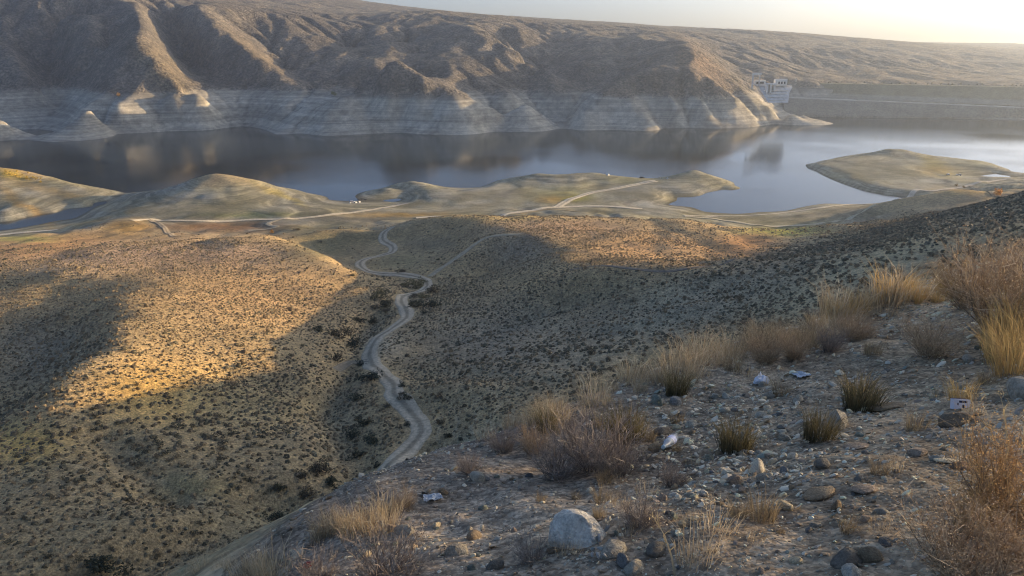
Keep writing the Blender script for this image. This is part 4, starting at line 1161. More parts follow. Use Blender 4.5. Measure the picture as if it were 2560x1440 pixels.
# -- a few lone trees and bushes by the lake
def small_tree(name, label, cat, loc, w_, h_, col, seed, group=None, n=260):
    t = thing(name, label, cat, loc, (0, 0, 0), group)
    r = np.random.default_rng(seed)
    V, sh = clump_verts(r, n, 1.0, 0.24 if n > 100 else 0.4, 0.8)
    V = V * np.array([w_ * 0.5, w_ * 0.5, h_ * 0.75]) + np.array([0, 0, h_ * 0.18])
    link('crown', mesh_np('crown', V, np.arange(len(V)).reshape(-1, 3), np.clip(np.array(col)[None] * sh[:, None], 0.01, 0.8), smooth=False, mat=M_LEAF), t)
    pa = [[(0, 0, -0.3), (0.03 * w_, 0, h_ * 0.3), (0.02 * w_, 0.02 * w_, h_ * 0.7)], [(0, 0, h_ * 0.2), (-0.12 * w_, 0, h_ * 0.4), (-0.25 * w_, 0.1 * w_, h_ * 0.6)], [(0, 0, h_ * 0.22), (0.14 * w_, 0.1 * w_, h_ * 0.42), (0.25 * w_, 0.15 * w_, h_ * 0.6)]]
    link('trunk', mesh_np('trunk', *ribbons(pa, [w_ * 0.08] * 3, [np.array((0.1, 0.08, 0.06))] * 3), smooth=False, mat=M_TWIG), t)
    return t
p_ = hit(2500, 489, 380)
small_tree('autumn_tree', 'round orange autumn tree beside the bend of the right lakeside track', 'tree', p_, 7.0, 4.8, (0.50, 0.26, 0.05), 801)
p_ = hit(300, 243, far=True)
small_tree('autumn_tree', 'lone orange tree at the foot of the pyramid-shaped spur across the lake', 'tree', p_, 8.0, 6.0, (0.45, 0.27, 0.08), 802)
p_ = hit(836, 240, far=True)
small_tree('green_tree', 'lone yellow-green tree above the pale shore band across the lake', 'tree', p_, 9.0, 7.5, (0.20, 0.21, 0.06), 803)
p_ = hit(680, 583, 250)
small_tree('autumn_bush', 'small orange bush on the tip of the sunlit left hill', 'bush', p_, 3.0, 2.2, (0.42, 0.24, 0.06), 804)
p_ = hit(803, 607, 300)
small_tree('grey_bush', 'pale grey bush alone on the dark valley flat', 'bush', p_, 2.4, 2.0, (0.22, 0.22, 0.17), 805)
p_ = hit(2400, 462, 430)
for px, py, w_, h_ in ((2392, 466, 3.5, 2.2), (2410, 470, 3.0, 2.0)):
    p_ = hit(px, py, 400)
    if p_: small_tree('lakeside_bush', 'low olive-brown bush at the fork of the right lakeside track', 'bush', p_, w_, h_, (0.20, 0.15, 0.06), 806 + px, 'bushes at the fork of the right lakeside track')
# gold scrub in the left peninsula's hollow
r = np.random.default_rng(820)
for k in range(26):
    px, py = 12 + 95 * (k / 26) ** 0.9 + r.normal() * 10, 432 + 22 * (k / 26) + r.normal() * 4
    p_ = hit(max(3, px), py, 450)
    if p_ and p_[2] > 1: small_tree('gold_bush', 'small golden bush in the hollow of the far left lakeside hill', 'bush', p_, r.uniform(1.4, 2.6), r.uniform(1.0, 1.8), (0.50, 0.36, 0.05), 830 + k, 'golden bushes on the far left lakeside hill', 60)
# row of small trees along the dam crest
for k, (x, y) in enumerate(((200,90),(255,92),(360,90),(400,95),(480,97),(560,98),(610,100),(770,102),(860,104),(940,112),(1060,114),(1145,118),(1230,118),(1355,124),(1405,126),(1530,132),(1575,132),(1670,132),(1755,137),(1795,138),(1885,143),(1970,146),(2060,150),(2120,152),(2260,153),(2355,156),(2430,165),(2475,168),(2520,170),(2550,160))):
    px = 1960 + x / 4.267
    t_ = (px - 1975) / 645
    p_ = at(px, 205.7 + 12 * t_, z=40.5 - 0.8 * t_)
    s_ = random.uniform(2.4, 4.4)
    small_tree('dam_tree', 'small dark tree in the row along the dam crest', 'tree', p_, s_ * 1.0, s_, (0.06, 0.065, 0.035), 900 + k, 'row of small trees along the dam crest', 46)
# ------------------------------------------------------------------ stones and gravel of the near bank
M_STONE, nt, b = nodes('field_stone')
oi = N(nt, 'ShaderNodeObjectInfo'); tc = N(nt, 'ShaderNodeTexCoord')
mp = N(nt, 'ShaderNodeVectorMath', operation='ADD'); nt.links.new(tc.outputs['Object'], mp.inputs[0]); nt.links.new(oi.outputs['Random'], mp.inputs[1])
z1 = N(nt, 'ShaderNodeTexNoise', i_Scale=2.2, i_Detail=6.0, i_Roughness=0.65); nt.links.new(mp.outputs[0], z1.inputs['Vector'])
z2 = N(nt, 'ShaderNodeTexNoise', i_Scale=9.0, i_Detail=4.0, i_Roughness=0.7); nt.links.new(mp.outputs[0], z2.inputs['Vector'])
c = mul(nt, oi.outputs['Color'], ramp(nt, z1.outputs[0], [(0.32, (0.76, 0.74, 0.70)), (0.66, (1.25, 1.25, 1.22))]))
c = mul(nt, c, ramp(nt, z2.outputs[0], [(0.36, (0.82, 0.81, 0.80)), (0.6, (1.15, 1.15, 1.15))]))
nt.links.new(c, b.inputs['Base Color']); b.inputs['Roughness'].default_value = 0.88; b.inputs['Specular IOR Level'].default_value = 0.25
bp = N(nt, 'ShaderNodeBump', i_Strength=0.7, i_Distance=0.06); nt.links.new(z2.outputs[0], bp.inputs['Height']); nt.links.new(bp.outputs[0], b.inputs['Normal'])
M_GRAVEL, nt, b = nodes('loose_gravel')
a_ = N(nt, 'ShaderNodeAttribute', attribute_name='Col'); nt.links.new(a_.outputs['Color'], b.inputs['Base Color']); b.inputs['Roughness'].default_value = 0.9; b.inputs['Specular IOR Level'].default_value = 0.2

def rock_mesh(name, seed, sub=2, flat=0.6, rough=0.16, mat=None, facets=11):
    r = np.random.default_rng(seed)
    bm = bmesh.new(); bmesh.ops.create_icosphere(bm, subdivisions=sub, radius=1.0)
    V = np.array([v.co[:] for v in bm.verts])
    for k in range(facets):                       # broken faces
        n = r.normal(size=3); n /= np.linalg.norm(n); d = r.uniform(0.62, 0.9)
        ex = V @ n - d
        V = V - np.clip(ex, 0, None)[:, None] * n[None] * 0.85
    q = r.uniform(-50, 50, 3)
    V = V * (1 + rough * fbm(V[:, 0] * 1.3 + q[0] + V[:, 2], V[:, 1] * 1.3 + q[1] - V[:, 2], 3, seed))[:, None]
    V = V * np.array([1.0, r.uniform(0.6, 0.85), flat * r.uniform(0.8, 1.15)])
    for v, p in zip(bm.verts, V): v.co = p
    me = bpy.data.meshes.new(name); bm.to_mesh(me); bm.free()
    if seed % 3 == 0 or sub > 3: me.shade_smooth()
    else: me.shade_flat()
    me.materials.append(mat or M_STONE)
    return me
def slope_rot(x, y, spin):
    e = 0.15
    gxx = (float(ground_z(x + e, y)) - float(ground_z(x - e, y))) / (2 * e); gyy = (float(ground_z(x, y + e)) - float(ground_z(x, y - e))) / (2 * e)
    n = Vector((-gxx, -gyy, 1)).normalized()
    return (n.to_track_quat('Z', 'Y').to_matrix() @ Matrix.Rotation(spin, 3, 'Z')).to_euler()

def stone(px, py, wpx, col, label, hfrac=0.6, spin=0.0, mesh=None, name='stone', cat='stone', group=None, sink=0.25, me=None):
    h_ = hit(px, py)
    if not h_: return None
    D = math.dist(h_, (0, 0, CAM_H)); s_ = wpx / FPX * D / 2
    o = link(name, me or ROCKS[random.randrange(len(ROCKS))], None, label=label, category=cat, group=group)
    o.location = (h_[0], h_[1], h_[2] + s_ * hfrac * (1 - 2 * sink) * 0.5); o.scale = (s_, s_, s_ * hfrac / 0.6)
    o.rotation_euler = slope_rot(h_[0], h_[1], spin); o.color = (col[0] * 1.06, col[1], col[2] * 0.87, 1)
    return o
MARKS = ((1905, 950, 'the crumpled white plastic bag'), (2003, 942, 'the torn white wrapper'), (1660, 1128, 'the plastic bottle'), (2400, 1015, 'the printed white carton'), (1440, 1350, 'the big pale boulder'), (1905, 1290, 'the golden-brown tuft'), (1840, 1120, 'the dense olive-brown tuft'), (2050, 1090, 'the dense dark tuft'), (2545, 985, 'the large rounded grey boulder'), (2480, 1250, 'the big orange bush'), (2120, 1410, 'the dark stone with a pale crust'), (1480, 1150, 'the large grey twiggy bush'), (1082, 1250, 'the clear plastic sheet'), (772, 1416, 'the red wrapper'), (2055, 1165, 'the bluish black stone'), (2215, 1030, 'the long flat brown slab'), (2160, 1228, 'the pinkish flat slab'), (2365, 1160, 'the long cream stone'), (1640, 1385, 'the dark angular rock'), (960, 1400, 'the dark twiggy bush at the bottom edge'), (1170, 1360, 'the brown rounded stone'), (2440, 850, 'the big brown bush'), (1475, 1228, 'the single white stone among twigs'), (2290, 1330, 'the bare gravel left of the orange bush'))
def near_mark(px, py): return min(MARKS, key=lambda m_: (m_[0] - px) ** 2 + (m_[1] - py) ** 2)[2]
ROCKS = [rock_mesh('stone', 1000 + k, 3 if (1000 + k) % 3 == 0 else 2) for k in range(10)]
SLABS = [rock_mesh('slab', 1100 + k, flat=0.3, rough=0.12) for k in range(4)]
PALE = (0.82, 0.77, 0.67); CREAM = (0.80, 0.71, 0.54); GREY = (0.45, 0.43, 0.39); DGREY = (0.21, 0.205, 0.195); BROWN = (0.38, 0.31, 0.23); PINKS = (0.42, 0.35, 0.30); GREEN = (0.27, 0.31, 0.29)
# the pebbly boulder at the bottom
hb = hit(1440, 1352); Db = math.dist(hb, (0, 0, CAM_H)); sb = 150 / FPX * Db / 2
bo = link('boulder', rock_mesh('boulder', 1201, 5, 0.85, 0.25, facets=4), None, label='big pale boulder of cemented pebbles low in the middle of the near bank', category='boulder')
bo.location = (hb[0], hb[1], hb[2] + sb * 0.15); bo.scale = (sb, sb, sb); bo.color = (0.80, 0.76, 0.66, 1); bo.rotation_euler = (0.1, -0.2, 2.6)
r = np.random.default_rng(1210)
for k in range(26):
    a = r.uniform(-0.5, 0.9); e = r.uniform(-0.35, 0.5)
    px, py = 1475 + r.uniform(0, 65) + 10 * e, 1335 + r.uniform(-25, 75)
    hh = hit(px, py)
    o = link('cobble', ROCKS[k % 10], bo)
    s_ = r.uniform(12, 27) / FPX * Db / 2
    p = Vector((hh[0], hh[1], hh[2] + r.uniform(0.01, 0.05)))
    o.matrix_parent_inverse = Matrix.LocRotScale(bo.location, bo.rotation_euler, bo.scale).inverted()
    o.location = p; o.scale = (s_, s_ * 0.8, s_ * 0.8); o.rotation_euler = (r.uniform(0, 6), r.uniform(0, 6), r.uniform(0, 6)); o.color = (*(np.array((0.58, 0.57, 0.53)) * r.uniform(0.7, 1.3)), 1)
BIG = [
 (1530, 1385, 85, GREY, 'rough grey conglomerate lump touching the right side of the big pale boulder', 0.7, 0.4, 0),
 (2115, 1408, 100, DGREY, 'dark grey stone with a pale crust at the bottom edge of the bank', 0.6, 0.2, 0),
 (2128, 1437, 60, (0.6, 0.62, 0.62), 'pale bluish rock below the dark crusted stone at the bottom edge', 0.7, 1.0, 0),
 (2172, 1400, 55, BROWN, 'rounded olive-brown stone behind the dark crusted stone', 0.8, 2.0, 0),
 (2545, 985, 80, GREY, 'large rounded grey boulder at the right edge of the picture', 0.85, 0.3, 0),
 (2090, 1062, 75, GREY, 'blunt grey boulder between two dark tufts', 0.7, 0.1, 0),
 (2215, 1022, 105, BROWN, 'long flat brown slab under the golden-topped tuft', 0.35, 0.1, 1),
 (2385, 1058, 95, (0.22, 0.20, 0.17), 'long dark brown rock under the tall bare stalks', 0.5, 0.0, 0),
 (1893, 1182, 58, PALE, 'white wedge-shaped stone leaning behind the golden-brown tuft', 0.9, 0.9, 0),
 (1707, 1094, 36, PALE, 'flat white oval stone just above the plastic bottle', 0.35, 0.6, 1),
 (1640, 1125, 48, BROWN, 'brown stone tucked against the left of the plastic bottle', 0.7, 0.2, 0),
 (1658, 1085, 55, DGREY, 'dark slate-grey rock up the bank from the plastic bottle', 0.55, 0.3, 0),
 (1772, 1150, 42, GREEN, 'greenish grey stone right of the plastic bottle', 0.7, 0.7, 0),
 (1600, 1175, 30, GREY, 'grey egg-shaped stone below the plastic bottle', 0.7, 0.3, 0),
 (1475, 1228, 24, PALE, 'single white stone among twigs left of the bottle', 0.8, 0.3, 0),
 (1805, 1178, 26, PALE, 'white half-round stone at the head of the pale rubble strip', 0.7, 0.8, 0),
 (2045, 1235, 90, BROWN, 'broad half-buried brown slab right of the golden-brown tuft', 0.35, 0.0, 1),
 (2160, 1225, 70, PINKS, 'pinkish flat slab in the middle of the gravel slope', 0.35, 0.2, 1),
 (2055, 1165, 62, DGREY, 'bluish black stone in the middle of the gravel slope', 0.5, 0.5, 0),
 (2365, 1155, 62, CREAM, 'long cream stone left of the big orange bush', 0.4, 0.1, 1),
 (2400, 1170, 52, (0.30, 0.22, 0.17), 'reddish brown oval stone below the long cream stone', 0.55, 0.1, 0),
 (2140, 1118, 70, PINKS, 'broad pale mauve slab up from the bluish black stone', 0.3, 0.2, 1),
 (2290, 1135, 60, PINKS, 'dusty pinkish rock near the right side of the gravel slope', 0.45, 0.8, 0),
 (1995, 1003, 40, GREY, 'grey flat rock below the scrap of white wrapper', 0.5, 0.3, 0),
 (1918, 1022, 26, PALE, 'white knobbly stone in the pale cluster below the plastic bag', 0.7, 0.3, 0),
 (1925, 1032, 20, PALE, 'roundest white stone in the pale cluster below the plastic bag', 0.8, 0.3, 0),
 (1908, 998, 22, CREAM, 'cream stone at the top of the pale cluster below the plastic bag', 0.6, 0.3, 0),
 (855, 1323, 22, CREAM, 'flat cream stone under the sunlit grass at the left crest', 0.4, 0.3, 1),
 (745, 1390, 40, PALE, 'pale-topped stone beside the red wrapper', 0.6, 0.3, 0),
 (940, 1300, 45, GREY, 'grey stone just below the sunlit grass of the left crest', 0.6, 0.9, 0),
 (1010, 1330, 60, GREY, 'long tilted grey stone on the dark lower left bank', 0.5, 2.2, 0),
 (1185, 1345, 44, (0.36, 0.30, 0.24), 'brown rounded stone left of the big pale boulder', 0.8, 0.5, 0),
 (1140, 1385, 60, GREY, 'smooth grey boulder near the bottom edge left of the pale boulder', 0.75, 0.2, 0),
 (1240, 1420, 50, DGREY, 'dark boulder at the bottom edge left of the pale boulder', 0.7, 0.2, 0),
 (1640, 1380, 70, DGREY, 'dark angular rock right of the conglomerate lump', 0.6, 0.2, 0),
 (1690, 1335, 36, GREY, 'grey stone above the dark angular rock', 0.7, 0.2, 0),
 (1585, 1425, 70, GREY, 'half-buried grey rock at the bottom edge under the gold stems', 0.6, 0.4, 0),
 (2420, 905, 40, GREY, 'rounded grey stone below the big brown bush', 0.8, 0.4, 0),
 (2515, 1425, 34, GREY, 'grey stone at the bottom right corner', 0.8, 0.4, 0),
 (2330, 995, 20, CREAM, 'cream block left of the golden sprig', 0.7, 0.4, 0)]
for px, py, wp, c_, lab, hf, sp, sl in BIG:
    stone(px, py, wp, c_, lab, hf, sp, me=(SLABS[random.randrange(4)] if sl else None), name='boulder' if wp > 75 else 'stone', cat='boulder' if wp > 75 else 'stone')
# the many ordinary stones
def crest_py(px):
    xs_ = (-100, 600, 700, 800, 1250, 1800, 2200, 2560); ys_ = (1600, 1500, 1430, 1325, 1080, 885, 760, 690)
    return np.interp(px, xs_, ys_)
random.seed(31); made = 0; tries = 0
while made < 255 and tries < 6000:
    tries += 1
    zone = random.random()
    if zone < 0.55: px, py = random.gauss(1830, 125), random.gauss(1135, 85)
    elif zone < 0.82: px, py = random.uniform(1850, 2560), random.uniform(850, 1440)
    else: px, py = random.uniform(780, 1700), random.uniform(1180, 1440)
    if not (20 < px < 2555 and py < 1436) or py < crest_py(px) + 45: continue
    wp = min(50, 12 + random.expovariate(1 / 9)) * (0.7 if py < 950 else 1.0)
    left = px < 1500
    t = random.random()
    if t < (0.35 if left else 0.66 if zone < 0.55 else 0.45): col_, kind_ = random.choice((PALE, CREAM, (0.52, 0.52, 0.49))), 'pale'
    elif t < 0.83: col_, kind_ = random.choice((GREY, GREEN, (0.24, 0.25, 0.27))), 'grey'
    else: col_, kind_ = random.choice((BROWN, PINKS)), 'brown'
    where = 'on the dark lower left part of the bank' if left else ('on the upper right part of the bank' if py < 1000 else 'in the rubble of the middle of the bank' if px < 2050 else 'on the gravel at the right of the bank')
    f_ = random.uniform(0.75, 1.25)
    o = stone(px, py, wp, tuple(min(0.8, x * f_) for x in col_), f'small {kind_} stone lying loose near {near_mark(px, py)}', random.uniform(0.45, 0.85), random.uniform(0, 6.28), group=f'loose {kind_} stones near {near_mark(px, py)}')
    if o: made += 1
# gravel: too many to count
NG = 60000
lr = np.exp(rng.uniform(math.log(1.6), math.log(30), NG)); la = np.radians(rng.uniform(-38, 38, NG))
gx_, gy_ = lr * np.sin(la), lr * np.cos(la)
ge = bank_edge(gx_, gy_)
gz_ = ground_z(gx_, gy_)
gpx, gpy = to_px(gx_, gy_, gz_)
pat = 0.45 + 0.9 * fbm(gx_ / 1.6, gy_ / 1.6, 3, 501) + 1.1 * np.exp(-((gpx - 1820) / 200) ** 2 - ((gpy - 1120) / 130) ** 2) + 0.25 * (gpx > 1900)
kp = (ge < 0.3) & (gpx > -40) & (gpx < 2600) & (gpy < 1480) & (rng.uniform(0, 1, NG) < pat)
gx_, gy_, gz_, lr, gpx = gx_[kp], gy_[kp], gz_[kp], lr[kp], gpx[kp]
D_ = np.sqrt(gx_ ** 2 + gy_ ** 2 + (CAM_H - gz_) ** 2)
gs = np.clip((3.2 + rng.exponential(3.8, len(gx_))), 0, 24) / FPX * D_ / 2
gs = np.clip(gs, 0.004, 0.07)
rub = np.exp(-((gpx - 1820) / 200) ** 2 - ((gpy[kp] - 1120) / 130) ** 2)
gs = gs * (1 + 0.45 * rub)

bm = bmesh.new(); bmesh.ops.create_icosphere(bm, subdivisions=1, radius=1.0)
IV = np.array([v.co[:] for v in bm.verts]); IF = np.array([[v.index for v in f_.verts] for f_ in bm.faces]); bm.free()
n_ = len(gx_)
th = rng.uniform(0, 6.28, n_)
V = IV[None] * (1 + rng.uniform(-0.3, 0.3, (n_, 12, 1))) * np.stack([np.ones(n_), rng.uniform(0.5, 0.95, n_), rng.uniform(0.3, 0.75, n_)], -1)[:, None, :] * gs[:, None, None]
gs = gs * rng.uniform(0.8, 1.25, n_)
c_, s_ = np.cos(th)[:, None], np.sin(th)[:, None]
tilt = rng.normal(0, 0.35, (n_, 2))
X = V[..., 0] * c_ - V[..., 1] * s_; Y = V[..., 0] * s_ + V[..., 1] * c_; Z = V[..., 2] + X * (tilt[:, :1] + 0.145) + Y * (tilt[:, 1:] - 0.3)
W = np.stack([X + gx_[:, None], Y + gy_[:, None], Z + gz_[:, None] + gs[:, None] * 0.12], -1).reshape(-1, 3)
pal = np.array([PALE, CREAM, GREY, DGREY, BROWN, PINKS, (0.5, 0.49, 0.45), GREEN, (0.24, 0.22, 0.19)])
gc = pal[rng.choice(9, n_, p=(0.20, 0.17, 0.14, 0.05, 0.11, 0.1, 0.15, 0.05, 0.03))] * rng.uniform(0.8, 1.25, n_)[:, None]
gc = np.where((rng.uniform(0, 1, n_) < 0.4 * rub)[:, None], np.array(PALE)[None], gc)
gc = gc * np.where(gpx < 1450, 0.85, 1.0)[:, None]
F = (IF[None] + (np.arange(n_) * 12)[:, None, None]).reshape(-1, 3)
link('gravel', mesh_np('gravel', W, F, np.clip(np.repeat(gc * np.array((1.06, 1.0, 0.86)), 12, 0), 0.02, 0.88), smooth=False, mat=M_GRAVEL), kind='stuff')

# ------------------------------------------------------------------ plants of the near bank
STRAW = ((0.72, 0.59, 0.39), (0.64, 0.50, 0.31), (0.80, 0.70, 0.50), (0.54, 0.41, 0.25))
GOLD = ((0.74, 0.54, 0.24), (0.66, 0.48, 0.20), (0.62, 0.42, 0.18))
DULL = ((0.42, 0.33, 0.20), (0.34, 0.27, 0.17), (0.50, 0.40, 0.25), (0.28, 0.23, 0.15))
OLIVE = ((0.20, 0.175, 0.09), (0.26, 0.21, 0.11), (0.15, 0.135, 0.075))
TS = [tussock_mesh('grass_tussock', 110, 0.5, 0.36, 0.20, STRAW, 0.006, seed=2000 + k) for k in range(4)]
TSP = [tussock_mesh('grass_tussock', 60, 0.5, 0.34, 0.20, STRAW, 0.0055, seed=2010 + k) for k in range(3)]
TG = [tussock_mesh('grass_tussock', 160, 0.5, 0.34, 0.14, GOLD, 0.006, seed=2020 + k) for k in range(3)]
TD = [tussock_mesh('grass_tussock', 170, 0.5, 0.38, 0.16, DULL, 0.006, seed=2030 + k) for k in range(4)]
TO = [tussock_mesh('broom_tuft', 420, 0.5, 0.30, 0.16, OLIVE, 0.006, droop=0.12, seed=2040 + k) for k in range(2)]
def plant(me, px, py, hpx, label, name='grass_tussock', cat='grass', group=None, lean=0.0):
    h_ = hit(px, py)
    if not h_ or h_[1] > 45: return None
    D = math.dist(h_, (0, 0, CAM_H)); s_ = hpx / FPX * D / 0.5
    o = link(name, me, None, label=label, category=cat, group=group)
    o.location = (h_[0], h_[1], h_[2] - 0.02 * s_); o.scale = (s_ * random.uniform(0.9, 1.25), s_ * random.uniform(0.9, 1.25), s_)
    o.rotation_euler = (random.uniform(-0.12, 0.12), random.uniform(-0.12, 0.12) + lean, random.uniform(0, 6.28))
    return o
random.seed(77)
crest_w = []
def crest_run(x0, y0, x1, y1, n, hpx, meshes, label, group, jx=14, jy=15):
    for k in range(n):
        t = (k + random.random()) / n
        px, py = x0 + (x1 - x0) * t + random.gauss(0, jx), y0 + (y1 - y0) * t + random.gauss(0, jy)
        plant(random.choice(meshes), px, py, hpx * random.choice((0.5, 0.7, 0.85, 1.0, 1.15, 1.35)), label, group=group)
crest_run(795, 1345, 985, 1285, 24, 62, TS, 'golden grass tussock in the lit strip along the left crest of the bank', 'golden grass along the left crest')
crest_run(615, 1440, 690, 1432, 10, 62, TS, 'pale golden grass tussock at the bottom edge left of the stony bank', 'golden grass at the bottom edge')
crest_run(290, 1440, 600, 1420, 22, 34, TSP, 'short dry grass tuft along the bank edge at the bottom left', 'short dry grass at the bottom left')
crest_run(1240, 1085, 1420, 1020, 20, 66, TS, 'straw-coloured grass tussock on the crest above the grey twig bush', 'straw grass above the grey twig bush')
crest_run(1440, 1015, 1640, 945, 16, 70, TS + TSP, 'straw-coloured grass tussock on the middle of the crest', 'straw grass on the middle crest')
crest_run(1640, 955, 1860, 880, 20, 74, TS, 'tan grass tussock on the crest left of the plastic bag', 'tan grass left of the plastic bag')
crest_run(1880, 885, 2090, 830, 20, 66, TS + TD, 'tan grass tussock on the crest above the plastic bag', 'tan grass above the plastic bag')
crest_run(2060, 800, 2270, 745, 18, 80, TG + TS, 'golden grass tussock on the upper right crest', 'golden grass on the upper right crest')
crest_run(2270, 750, 2380, 740, 8, 50, TG + TSP, 'yellowish grass tussock by the big brown bush on the right', 'yellow grass by the big brown bush')
crest_run(2490, 905, 2560, 880, 8, 95, TG, 'golden grass tussock at the right edge below the big brown bush', 'golden grass at the right edge')
for k in range(46):
    px = random.uniform(1350, 2500); py = random.uniform(crest_py(px) + 50, 1430)
    plant(random.choice(TD + TSP), px, py, random.uniform(26, 60), f'thin dry grass tuft growing near {near_mark(px, py)}', group=f'dry tufts near {near_mark(px, py)}')
for px, py, hp, me, lab, nm in (
    (1838, 1128, 105, TO[0], 'dense olive-brown tuft right of the plastic bottle', 'broom_tuft'),
    (2045, 1098, 92, TO[1], 'dense dark tuft standing left of the blunt grey boulder', 'broom_tuft'),
    (2150, 1022, 96, TO[0], 'wide olive tuft with golden tips behind the long brown slab', 'broom_tuft'),
    (1565, 1098, 110, TO[1], 'olive-green tuft between the grey twig bush and the bottle', 'broom_tuft'),
    (1365, 1078, 80, TO[1], 'dark olive tuft under the straw grass of the middle crest', 'broom_tuft'),
    (1690, 985, 80, TO[0], 'dark tuft at the crest up the bank from the bottle', 'broom_tuft'),
    (1905, 1300, 98, TD[0], 'golden-brown tuft below the white wedge-shaped stone', 'grass_tussock'),
    (2290, 1075, 62, TD[1], 'small brown tuft left of the tall bare stalks', 'grass_tussock'),
    (2400, 1000, 72, TG[0], 'yellow sprig growing right behind the white carton', 'grass_tussock'),
    (1740, 1400, 135, TSP[0], 'tall tuft of pale stems right of the dark angular rock', 'grass_tussock'),
    (1790, 1330, 100, TSP[1], 'loose tuft of pale stems left of the golden-brown tuft', 'grass_tussock'),
    (2150, 1010, 84, TG[1], 'golden grass growing out of the wide olive tuft', 'grass_tussock')):
    plant(me, px, py, hp, lab, nm, 'grass' if nm == 'grass_tussock' else 'tuft')
TW = []
GRT = ((0.28, 0.235, 0.20), (0.34, 0.30, 0.26), (0.21, 0.175, 0.15))
BRT = ((0.36, 0.28, 0.195), (0.28, 0.215, 0.15), (0.44, 0.34, 0.235)); ORT = ((0.56, 0.37, 0.17), (0.46, 0.31, 0.17), (0.64, 0.46, 0.23))
TW_G = [twig_meshes('twig_bush', 100, 0.5, 0.42, GRT, ((0.36, 0.32, 0.28), (0.28, 0.24, 0.205)), 0.0065, 12, 3000 + k) for k in range(3)]
TW_B = [twig_meshes('brown_bush', 110, 0.5, 0.40, BRT, ((0.52, 0.38, 0.23), (0.42, 0.30, 0.18), (0.62, 0.50, 0.34)), 0.006, 12, 3010 + k, leaf=3) for k in range(2)]
TW_O = [twig_meshes('orange_bush', 110, 0.5, 0.36, BRT, ORT, 0.006, 12, 3020 + k, leaf=4) for k in range(2)]
def bush(parts, px, py, hpx, label, name='dry_bush', group=None, wide=1.0):
    h_ = hit(px, py)
    if not h_: return
    D = math.dist(h_, (0, 0, CAM_H)); s_ = hpx / FPX * D / 0.5
    t = thing(name, label, 'bush', (h_[0], h_[1], h_[2] - 0.03), (random.uniform(-0.1, 0.1), random.uniform(-0.1, 0.1), random.uniform(0, 6.28)), group, (s_ * wide, s_ * wide, s_))
    for nm, me in parts: link(nm, me, t)
bush(TW_G[0], 1480, 1170, 165, 'large grey twiggy bush in the middle of the near bank', wide=1.15)
bush(TW_G[1], 1395, 1190, 120, 'grey twiggy bush leaning against the left of the large one', wide=1.2)
bush(TW_G[2], 1545, 1190, 110, 'thin grey twiggy bush below the right of the large one')
bush(TW_G[0], 1260, 1130, 70, 'small grey-brown bush under the straw grass of the left crest')
bush(TW_G[1], 1170, 1180, 60, 'small bare bush at the crest above the clear plastic sheet')
bush(TW_B[0], 1330, 1130, 70, 'purplish brown bush below the straw grass')
bush(TW_G[2], 960, 1440, 130, 'dark twiggy bush at the bottom edge below the grey stones', wide=1.3)
bush(TW_G[1], 790, 1450, 80, 'dark twiggy bush at the bottom edge by the red wrapper', wide=1.3)
bush(TW_G[0], 1330, 1400, 80, 'bare bush left of the big pale boulder')
bush(TW_G[2], 1600, 1310, 95, 'bare bush right behind the big pale boulder', wide=1.1)
bush(TW_G[0], 1680, 1215, 70, 'sparse twigs below the plastic bottle')
bush(TW_B[1], 1905, 905, 75, 'brown bush on the crest above the plastic bag', wide=1.2)
bush(TW_B[0], 1985, 900, 70, 'brown bush on the crest above the white wrapper')
bush(TW_B[1], 2130, 850, 72, 'reddish brown bush under the golden grass of the upper right crest', wide=1.3)
bush(TW_G[1], 2070, 880, 70, 'bare grey bush with pale stalks near the upper right crest')
bush(TW_B[0], 2330, 890, 90, 'low brown bush left of the rounded grey stone', wide=1.3)
bush(TW_B[1], 2490, 820, 190, 'big brown bush with pale seed heads at the upper right', wide=1.25)
bush(TW_O[0], 2420, 770, 110, 'orange-brown bush on the crest at the left of the big brown one', wide=1.1)
bush(TW_B[0], 2560, 760, 130, 'tan bush at the right edge behind the big brown one')
bush(TW_O[0], 2510, 1300, 205, 'big orange bush at the right edge of the bank', wide=1.05)
bush(TW_O[1], 2440, 1330, 105, 'orange-brown bush at the left foot of the big orange one', wide=1.1)
bush(TW_B[1], 2400, 1445, 170, 'dark brown bush in the bottom right corner', wide=1.4)
bush(TW_B[0], 2560, 1440, 130, 'rusty bush cut by the bottom right corner', wide=1.2)
bush(TW_B[0], 1010, 1270, 55, 'small brown bush at the right end of the lit grass strip')
